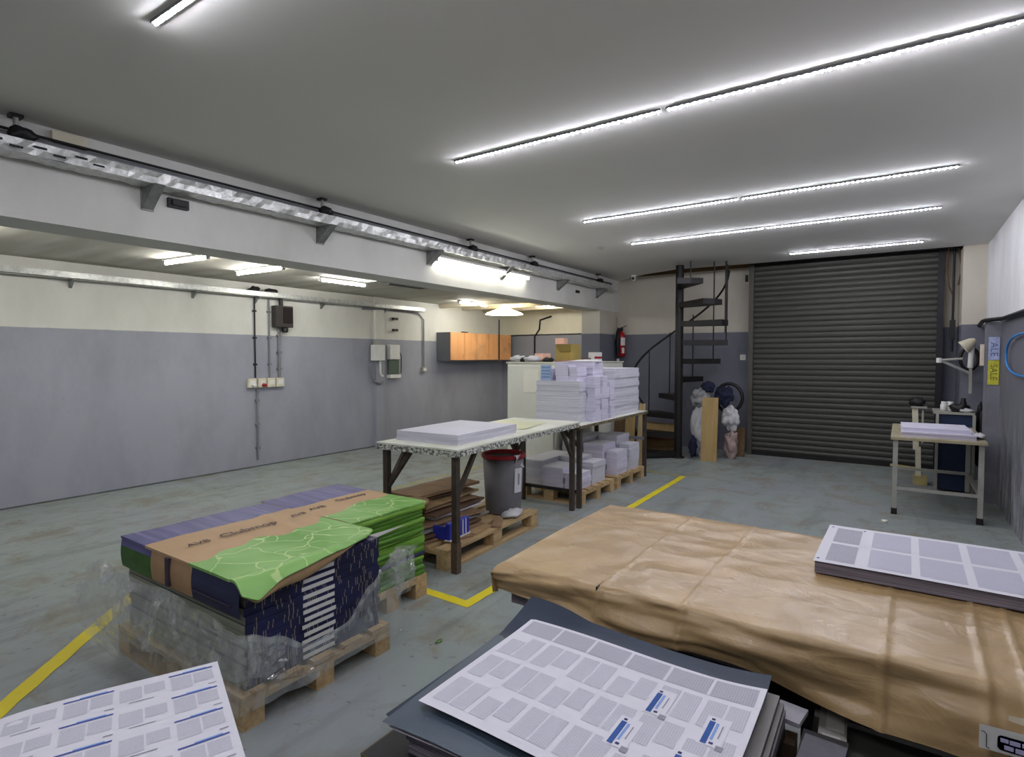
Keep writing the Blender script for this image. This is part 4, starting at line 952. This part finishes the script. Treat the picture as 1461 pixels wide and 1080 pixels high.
MB().box(-.045, .045, -.004, 0, .26, .50).build('upper_sheet', TAPEW, t); MB().box(-.045, .045, -.004, 0, 0, .255).build('lower_sheet', TAPEY, t)
text('lettering', 'ALE', .09, M('blue_grey_lettering', '#5a6690', .6), t, basis((0, -.005, .37), (0, 0, -1), (1, 0, 0)))
text('lettering', 'SALE', .08, M('olive_lettering', '#6f6d2c', .6), t, basis((0, -.005, .13), (0, 0, -1), (1, 0, 0)))
tag(MB().tube([(XR - .03, 6.28 + .93 * math.cos(a * .1571), 1.57 + .19 * math.sin(a * .1571) + .012 * math.sin(a * .47)) for a in range(40)], .010, 8, 0, True).build('hose_coil', BLUEH), 'blue air hose coiled in a loop on right wall', 'hose')

# ================================================================== FRONT: wrapped package
t = thing('wrapped_stack', 'long flat stack wrapped in creased brown kraft paper', 'package', (-.28, 2.28, .60))
PX0, PX1, PY0, PY1, PT = -.98, 1.06, -.51, .51, .165
MB().box(PX0 + .03, PX1 - .02, PY0 + .03, PY1 - .03, 0, PT - .02).build('paper_core', PEDGE_D, t)
CR = (-.55, -.27, .26, .47, .55)
def kraft(u, v):
    # v: 0 front hem -> .2 front top edge -> .85 back top edge -> 1 back hem
    qe = max(0, (.03 - u) / .03); x = PX0 + (PX1 - PX0) * max(0, u - .03) / .97
    hem = .085 + .09 * min(1, u * 1.6) + .018 * noise.noise(Vector((x * 3, 0, 4))) + .012 * math.sin(x * 9)
    if v < .22:
        q = 1 - v / .22; y = PY0 - .012 - .016 * q - .024 * math.sin(q * 3.1) * (.5 + noise.noise(Vector((x * 2.6, q * 2, 1)))); z = PT - hem * q
        y += .022 * math.sin(x * 7 + 2 * q) * q + .016 * abs(noise.noise(Vector((x * 4 + q * 2, q * 5, 3)))) * -1
        y += .018 * noise.noise(Vector((x * 5, q * 3.5, 7)))
    elif v > .88:
        q = (v - .88) / .12; y = PY1 + .01 + .01 * q; z = PT - .13 * q
    else:
        q = (v - .22) / .66; y = PY0 - .012 + (PY1 - PY0 + .02) * q; z = PT
        z += .007 * noise.noise(Vector((x * 2.2, y * 3, 2))) + .004 * noise.noise(Vector((x * 9 - y * 6, y * 5, 5)))
        z += .006 * math.sin(q * 3.14)
    for c in CR:                                   # pressed fold lines
        d = abs(x - c - .02 * (v - .3)); z += .006 * math.exp(-(d / .007) ** 2) * (1 if .2 < v < .9 else .3)
        if v <= .22: y -= .010 * math.exp(-(d / .009) ** 2)
    if qe > 0:
        x -= .010 * math.sin(qe * 3.1) + .004; z = min(z, PT - .012 * qe - .085 * qe * qe - .012 * noise.noise(Vector((y * 6, qe, 2))) * qe)
    if x < CR[0] and v < .5: z -= .02 * (CR[0] - x) / .43 * (1 - v * 2) 
    return (x, y, z)
m = MB(); m.grid(kraft, 220, 70, 0); 
m.build('kraft_cover', KRAFT, t)
for k, x in enumerate((-.56,)): MB().box(x - .003, x + .004, PY0 - .028, PY0 + .03, PT - .035, PT + .004).build('torn_slit', BLACK, t)
LY = PY0 - .105
MB().grid(lambda u, v: (.50 + .16 * u, PY0 - .075 - .012 * math.sin(u * 3), .118 + (.012 + .03 * u) * v), 6, 3).build('torn_liner', M('cream_liner_paper', '#d8ccb4', .7, 0, .08, 6), t)
MB().grid(lambda u, v: (.446 + .21 * u, LY + .002 * math.sin(u * 4), .052 + .056 * v + .004 * u), 6, 4).build('label', WHITEP, t)
def rr(x0, x1, z0, z1, r, y):
    pts = []
    for cx, cz, a0 in ((x1 - r, z1 - r, 0), (x0 + r, z1 - r, 90), (x0 + r, z0 + r, 180), (x1 - r, z0 + r, 270)):
        for k in range(6): a = rad(a0 + k * 18); pts.append((cx + r * math.cos(a), y, cz + r * math.sin(a)))
    return pts
m = MB(); pts = rr(.478, .59, .062, .096, .008, LY - .003); m.add(pts, [tuple(range(len(pts)))[::-1]], 0); m.add(pts, [tuple(range(len(pts)))], 0)
m.build('label_logo', M('royal_blue_print', '#23238e', .5, 0, .05), t)
m = MB()
for x, z, w, h in ((.470, .072, .014, .008), (.486, .071, .018, .009), (.507, .072, .014, .008), (.524, .072, .016, .008), (.477, .058, .016, .009), (.496, .057, .018, .010), (.517, .058, .017, .009)): m.box(x + .013, x + .013 + w, LY - .0055, LY - .0035, z * 1.1 + .003, z * 1.1 + .003 + h)
m.build('label_print', M('pale_lilac_print', '#b9b9de', .5), t)
m = MB(); m.tube([(.449, LY - .003, .094), (.455, LY - .003, .094), (.459, LY - .003, .089), (.459, LY - .003, .06), (.465, LY - .003, .058)], .0008, 5); m.build('label_outline', BLACK, t)

# what carries it: black pallet with dark sheets
t = thing('plastic_pallet', 'black pallet frame carrying the brown wrapped stack', 'pallet', (-.28, 2.36, 0))
MB().box(-.86, 1.04, -.42, .40, .52, .60).build('deck', BLACKM, t); 
for x in (-.80, .08, .98):
    MB().box(x - .05, x + .05, -.40, .39, .44, .52).build('bearer', BLACK, t)
    for y in (-.34, .36): MB().box(x - .04, x + .04, y - .04, y + .04, 0, .40).build('leg', BLACK, t)
MB().box(-.84, 1.02, -.41, .39, .40, .44).build('lower_deck', BLACKM, t)
# sheets on top, printed
def blocks(m, f, rects):
    for (u0, u1, v0, v1, mi, up) in rects:
        nu, nv = max(1, int((u1 - u0) / .03)), max(1, int((v1 - v0) / .03))
        def g(a, b): 
            p = f(u0 + (u1 - u0) * a, v0 + (v1 - v0) * b); return (p[0], p[1], p[2] + .0007 + up)
        m.grid(g, nu, nv, mi)
t = thing('printed_sheet_stack', 'stack of white printed sheets lying on brown package', 'paper stack', (.26, 2.55, .777), rad(-.5))
MB().box(-.50, .56, -.265, .265, 0, .039).build('sheets', PEDGE_D, t)
f = lambda u, v: (-.505 + u, -.27 + v, .0425 + .0015 * math.sin(u * 6 + v * 9))
m = MB(); m.grid(lambda a, b: f(a * 1.07, b * .54), 20, 10, 0)
rc = [(.035, .125, .03, .25, 2, 0), (.035, .125, .285, .50, 2, 0)]
for i in range(6):
    x = .165 + i * .15
    for v0, v1 in ((.03, .255), (.285, .51)): rc.append((x, x + .125, v0, v1, 1, 0))
rc += [(.012, .02, .50, .512, 3, 0), (.128, .136, .50, .512, 3, 0), (.008, .016, .03, .042, 3, 0)]
blocks(m, f, rc); m.build('top_sheet', [PAPER, TXR, TXRD, INKN], t)

# sheet trolley in front
t = thing('sheet_trolley', 'low black metal trolley carrying the printed sheets', 'trolley', (-.62, 1.27, 0))
MB().box(-.43, .39, -.37, .33, .56, .60).build('deck', BLACKM, t)
for sx in (-1, 1):
    for sy in (-1, 1):
        MB().box(sx * .40 - .03 - .015, sx * .40 + .03 - .015, sy * .335 - .03, sy * .335 + .03, .06, .56).build('corner_post', M('worn_brown_frame', '#4c3d2e', .6, .1, .4, 12), t)
        MB().lathe([(.0, -.012), (.04, -.012), (.04, .012), (0, .012)], 14, (sx * .38, sy * .31, .04), 0, True, Matrix.Rotation(rad(90), 4, 'X')).build('wheel', BLACK, t)
MB().box(-.40, .37, -.345, -.335, .1, .54).box(-.42, -.41, -.32, .31, .1, .54).build('side_panel', M('dark_trolley_panel', '#2b2522', .6, .2, .3), t)
MB().box(-.43, .40, -.372, -.362, .57, .599).box(-.435, -.425, -.37, .36, .57, .599).build('worn_lip', M('worn_lip_paint', '#6f6446', .7, .1, .5, 30), t)
ZS = .60
ream('sheet_pile', 'grey edged pile of sheets under the printing plates', -.60, 1.28, ZS, .74, .62, .07, rad(1), PEDGE_D, GREYC, 4, 'sheets on the black trolley', .008)
tag(MB().grid(lambda u, v: (-.3 + .62 * u, -.31 + .66 * v, .002 + .004 * math.sin(u * 5)), 8, 8).build('paper_sheet', PAPER, None, (-.71, 1.25, ZS + .071), 0, rad(3)), 'white sheet edge poking out under the dark plate, left', 'paper')
def plate(u, v):
    x = -.38 + .75 * u; y = -.33 + .66 * v; z = .012
    z += .028 * max(0, 1 - ((u - .02) ** 2 + (v - 1) ** 2) * 14) + .010 * math.sin(u * 5 + 1) * v * v
    z += .006 * (max(0, u - .8) * 5) ** 2 * v + .022 * max(0, (v - .82) / .18) ** 2
    return (x, y, z)
m = MB(); m.grid(plate, 30, 24, 0); m.grid(lambda u, v: (plate(u, v)[0], plate(u, v)[1], plate(u, v)[2] - .003), 30, 24, 0, True, None, True)
tag(m.build('printing_plate', [PLATE], None, (-.635, 1.275, ZS + .073), 0, rad(0)), 'dark blue printing plate curling up at back corner', 'plate')
tag(MB().grid(lambda u, v: (-.37 + .60 * u, -.31 + .5 * v, .003 + .006 * math.sin(u * 6) * (1 - v)), 16, 10).build('printing_plate', PLATEG, None, (-.64, 1.24, ZS + .0865), 0, rad(2.5)), 'blue grey printing plate showing along near left edge', 'plate')
def sht(u, v):    # u along x 0...70, v along y 0...52
    x = -.35 + u; y = -.26 + v; z = .012 + .004 * math.sin(u * 7 + 1) + .004 * max(0, (v - .40) / .12) ** 2 * (1 + .4 * math.sin(u * 9))
    z += .008 * max(0, (u - .55) / .15) ** 2 * max(0, (v - .3) / .22)
    return (x, y, z)
m = MB(); m.grid(lambda a, b: sht(a * .70, b * .52), 36, 28, 0)
rc = []
for i in range(6):
    u0 = .015 + i * .113
    rc.append((u0, u0 + .105, .435, .508, 2, 0))
    for j, (v0, v1) in enumerate(((.30, .415), (.165, .275), (.03, .14))):
        rc.append((u0 + .004, u0 + .05, v0, v1 - (.03 if (i + j) % 3 == 0 else 0), 1, 0)); rc.append((u0 + .056, u0 + .102, v0 + (.025 if (i + j) % 2 else 0), v1, 1, 0))
        if (i, j) in ((4, 0), (5, 1), (5, 0), (3, 1), (4, 2)) and False: pass
for u0, v0 in ((.47, .285), (.61, .245), (.44, .13), (.58, .09)):
    rc.append((u0 - .008, u0 + .045, v0 - .004, v0 + .108, 0, .0004)); rc.append((u0, u0 + .013, v0, v0 + .088, 3, .0009)); rc.append((u0 + .016, u0 + .022, v0 + .02, v0 + .085, 5, .0009))
    rc.append((u0 + .002, u0 + .010, v0 + .092, v0 + .1, 6, .0009)); rc.append((u0 + .03, u0 + .033, v0 + .03, v0 + .08, 4, .0009)); rc.append((u0 + .018, u0 + .027, v0 + .004, v0 + .012, 6, .0009)); rc.append((u0 + .034, u0 + .05, v0 - .012, v0 + .006, 4, .0009))
blocks(m, sht, rc)
tag(m.build('printed_sheet', [PAPER, TXY, TXD, INKD, INKG, M('light_blue_ink', '#7d9fd6', .7), INKN], None, (-.61, 1.26, ZS + .094), 0, rad(0)), 'large white printed sheet lying on the dark blue plate', 'paper')
# loose sheets right of the plate
tag(MB().box(-.045, .045, -.13, .13, 0, .03).build('sheet_pile', [M('slate_grey_sheets', '#55535b', .7, 0, .2, 20)], None, (-.137, 1.40, .60), 0, rad(-3)), 'narrow grey sheet pile right of the printed sheet', 'paper stack')
t = thing('side_shelf', 'narrow black side shelf beside the sheet trolley', 'shelf', (-.137, 1.38, .49)); MB().box(-.05, .05, -.17, .22, .08, .11).build('board', BLACKM, t)
for y in (-.14, .18): MB().box(-.03, .03, y - .02, y + .02, 0, .08).build('leg', BLACK, t)
tag(MB().box(-.035, .035, -.04, .04, 0, .012).build('card_box', M('grey_white_card', '#a5a4ac', .6, 0, .1), None, (-.225, 1.635, .60), 0, rad(-8)), 'pale grey card piece at back right corner of trolley', 'card')
t = thing('grey_platform', 'grey metal trolley platform below the wrapped package', 'trolley', (.35, 1.38, 0))
MB().box(-.54, .46, -.5, .50, .46, .49).build('deck', GREYB, t); MB().box(-.54, .46, .485, .505, .49, .502).build('lip', GREYM, t)
for sx in (-.48, .42):
    for sy in (-.44, .42): MB().box(sx - .02, sx + .02, sy - .02, sy + .02, 0, .46).build('leg', BLACKM, t)
m = MB(); m.box(-.034, .034, -.17, .17, 0, .03); m.box(-.024, .020, -.13, -.02, .03, .033, 1); m.box(-.016, .028, .01, .13, .03, .033, 1)
tag(m.build('flat_carton', [M('dusty_white_card', '#aaa7a0', .7, 0, .25, 9), M('pale_card', '#c9c6be', .7)], None, (-.135, 1.76, .49), 0, rad(3)), 'narrow dusty white carton lying on the grey platform', 'carton')

# front-left sheets
ang = math.atan2(-.372, .928)
t = thing('printed_sheet_stack', 'stack of white printed sheets with blue headings at front left', 'paper stack', (-1.66, .88, 0), ang)
# local x runs along the long edge towards the camera side, local -y along the short edge
MB().box(.02, .70, -.47, -.02, .60, .640).build('sheets', PEDGE, t)
f = lambda u, v: (v, -.49 + u, .650 + .003 * math.sin(u * 9 + v * 4) - .02 * max(0, .05 - u) * 4 * (v < .05))
m = MB(); m.grid(lambda a, b: f(a * .49, b * .72), 24, 36, 0, True, None, True)
rc = []
for r in range(6):
    v0 = .022 + r * .118
    for j in range(4):
        u0 = .018 + j * .117; hd = j % 2 == 1
        if hd: rc += [(u0 - .004, u0 + .104, v0, v0 + .006, 3, .0004), (u0 + .03, u0 + .09, v0 - .005, v0 + .0, 5, .0004), (u0 + .085, u0 + .105, v0 + .093, v0 + .097, 4, .0004)]
        else: rc += [(u0 + .02, u0 + .075, v0 + .088, v0 + .091, 4, .0004)]
        rc += [(u0, u0 + .049, v0 + .014, v0 + (.084 if hd else .078), 1, 0), (u0 + .054, u0 + .102, v0 + .014, v0 + (.07 if hd else .062), 1, 0)]
blocks(m, f, rc)
m.build('top_sheet', [PAPER, TXY, TXD, INKB, INKG, M('light_blue_ink', '#7d9fd6'), INKN], t)
t2 = thing('sheet_table', 'low black stand hidden under the front left sheets', 'stand', (-1.66, .88, 0), ang)
MB().box(.05, .66, -.44, -.05, .55, .60).build('deck', BLACKM, t2)
for x in (.08, .62):
    for y in (-.41, -.08): MB().box(x - .02, x + .02, y - .02, y + .02, 0, .55).build('leg', BLACKM, t2)
# bits on the floor
for i, (x, y, mt, l, s) in enumerate(((-2.05, 2.30, CHIP, 'tiny green scrap on floor near the pallets', .02), (-2.46, 4.06, CARDL, 'thin tan wood splinter on floor beside the scrap pallet', .05), (-.1, 6.4, PWARM, 'small white paper scrap on floor by the steel table', .04))):
    tag(MB().blob((0, 0, .004), (s * .7, s * 1.3, .003), i + 50, .5, 0, 8, 6).build('floor_scrap', mt, None, (x, y, 0)), l, 'scrap')

# ================================================================== CAMERA, WORLD, VIEW
W = bpy.data.worlds.new('world'); S.world = W; W.use_nodes = True
W.node_tree.nodes['Background'].inputs[0].default_value = (.02, .02, .022, 1)
cam = bpy.data.cameras.new('camera'); co = bpy.data.objects.new('camera', cam); COL.objects.link(co)
cam.sensor_fit = 'HORIZONTAL'; cam.sensor_width = 36; cam.lens = 36 * 814 / 1461; cam.clip_start = .02
co.location = (0, 0, 1.55); co.rotation_euler = (rad(90 - 2.15), 0, rad(34.3)); S.camera = co
S.view_settings.view_transform = 'Standard'; S.view_settings.look = 'None'; S.view_settings.gamma = 1; S.view_settings.exposure = 0.0
S.view_settings.use_curve_mapping = False
try:
    S.cycles.use_denoising = True; S.cycles.max_bounces = 10; S.cycles.diffuse_bounces = 6; S.cycles.transparent_max_bounces = 12; S.cycles.sample_clamp_indirect = 8
except Exception: pass
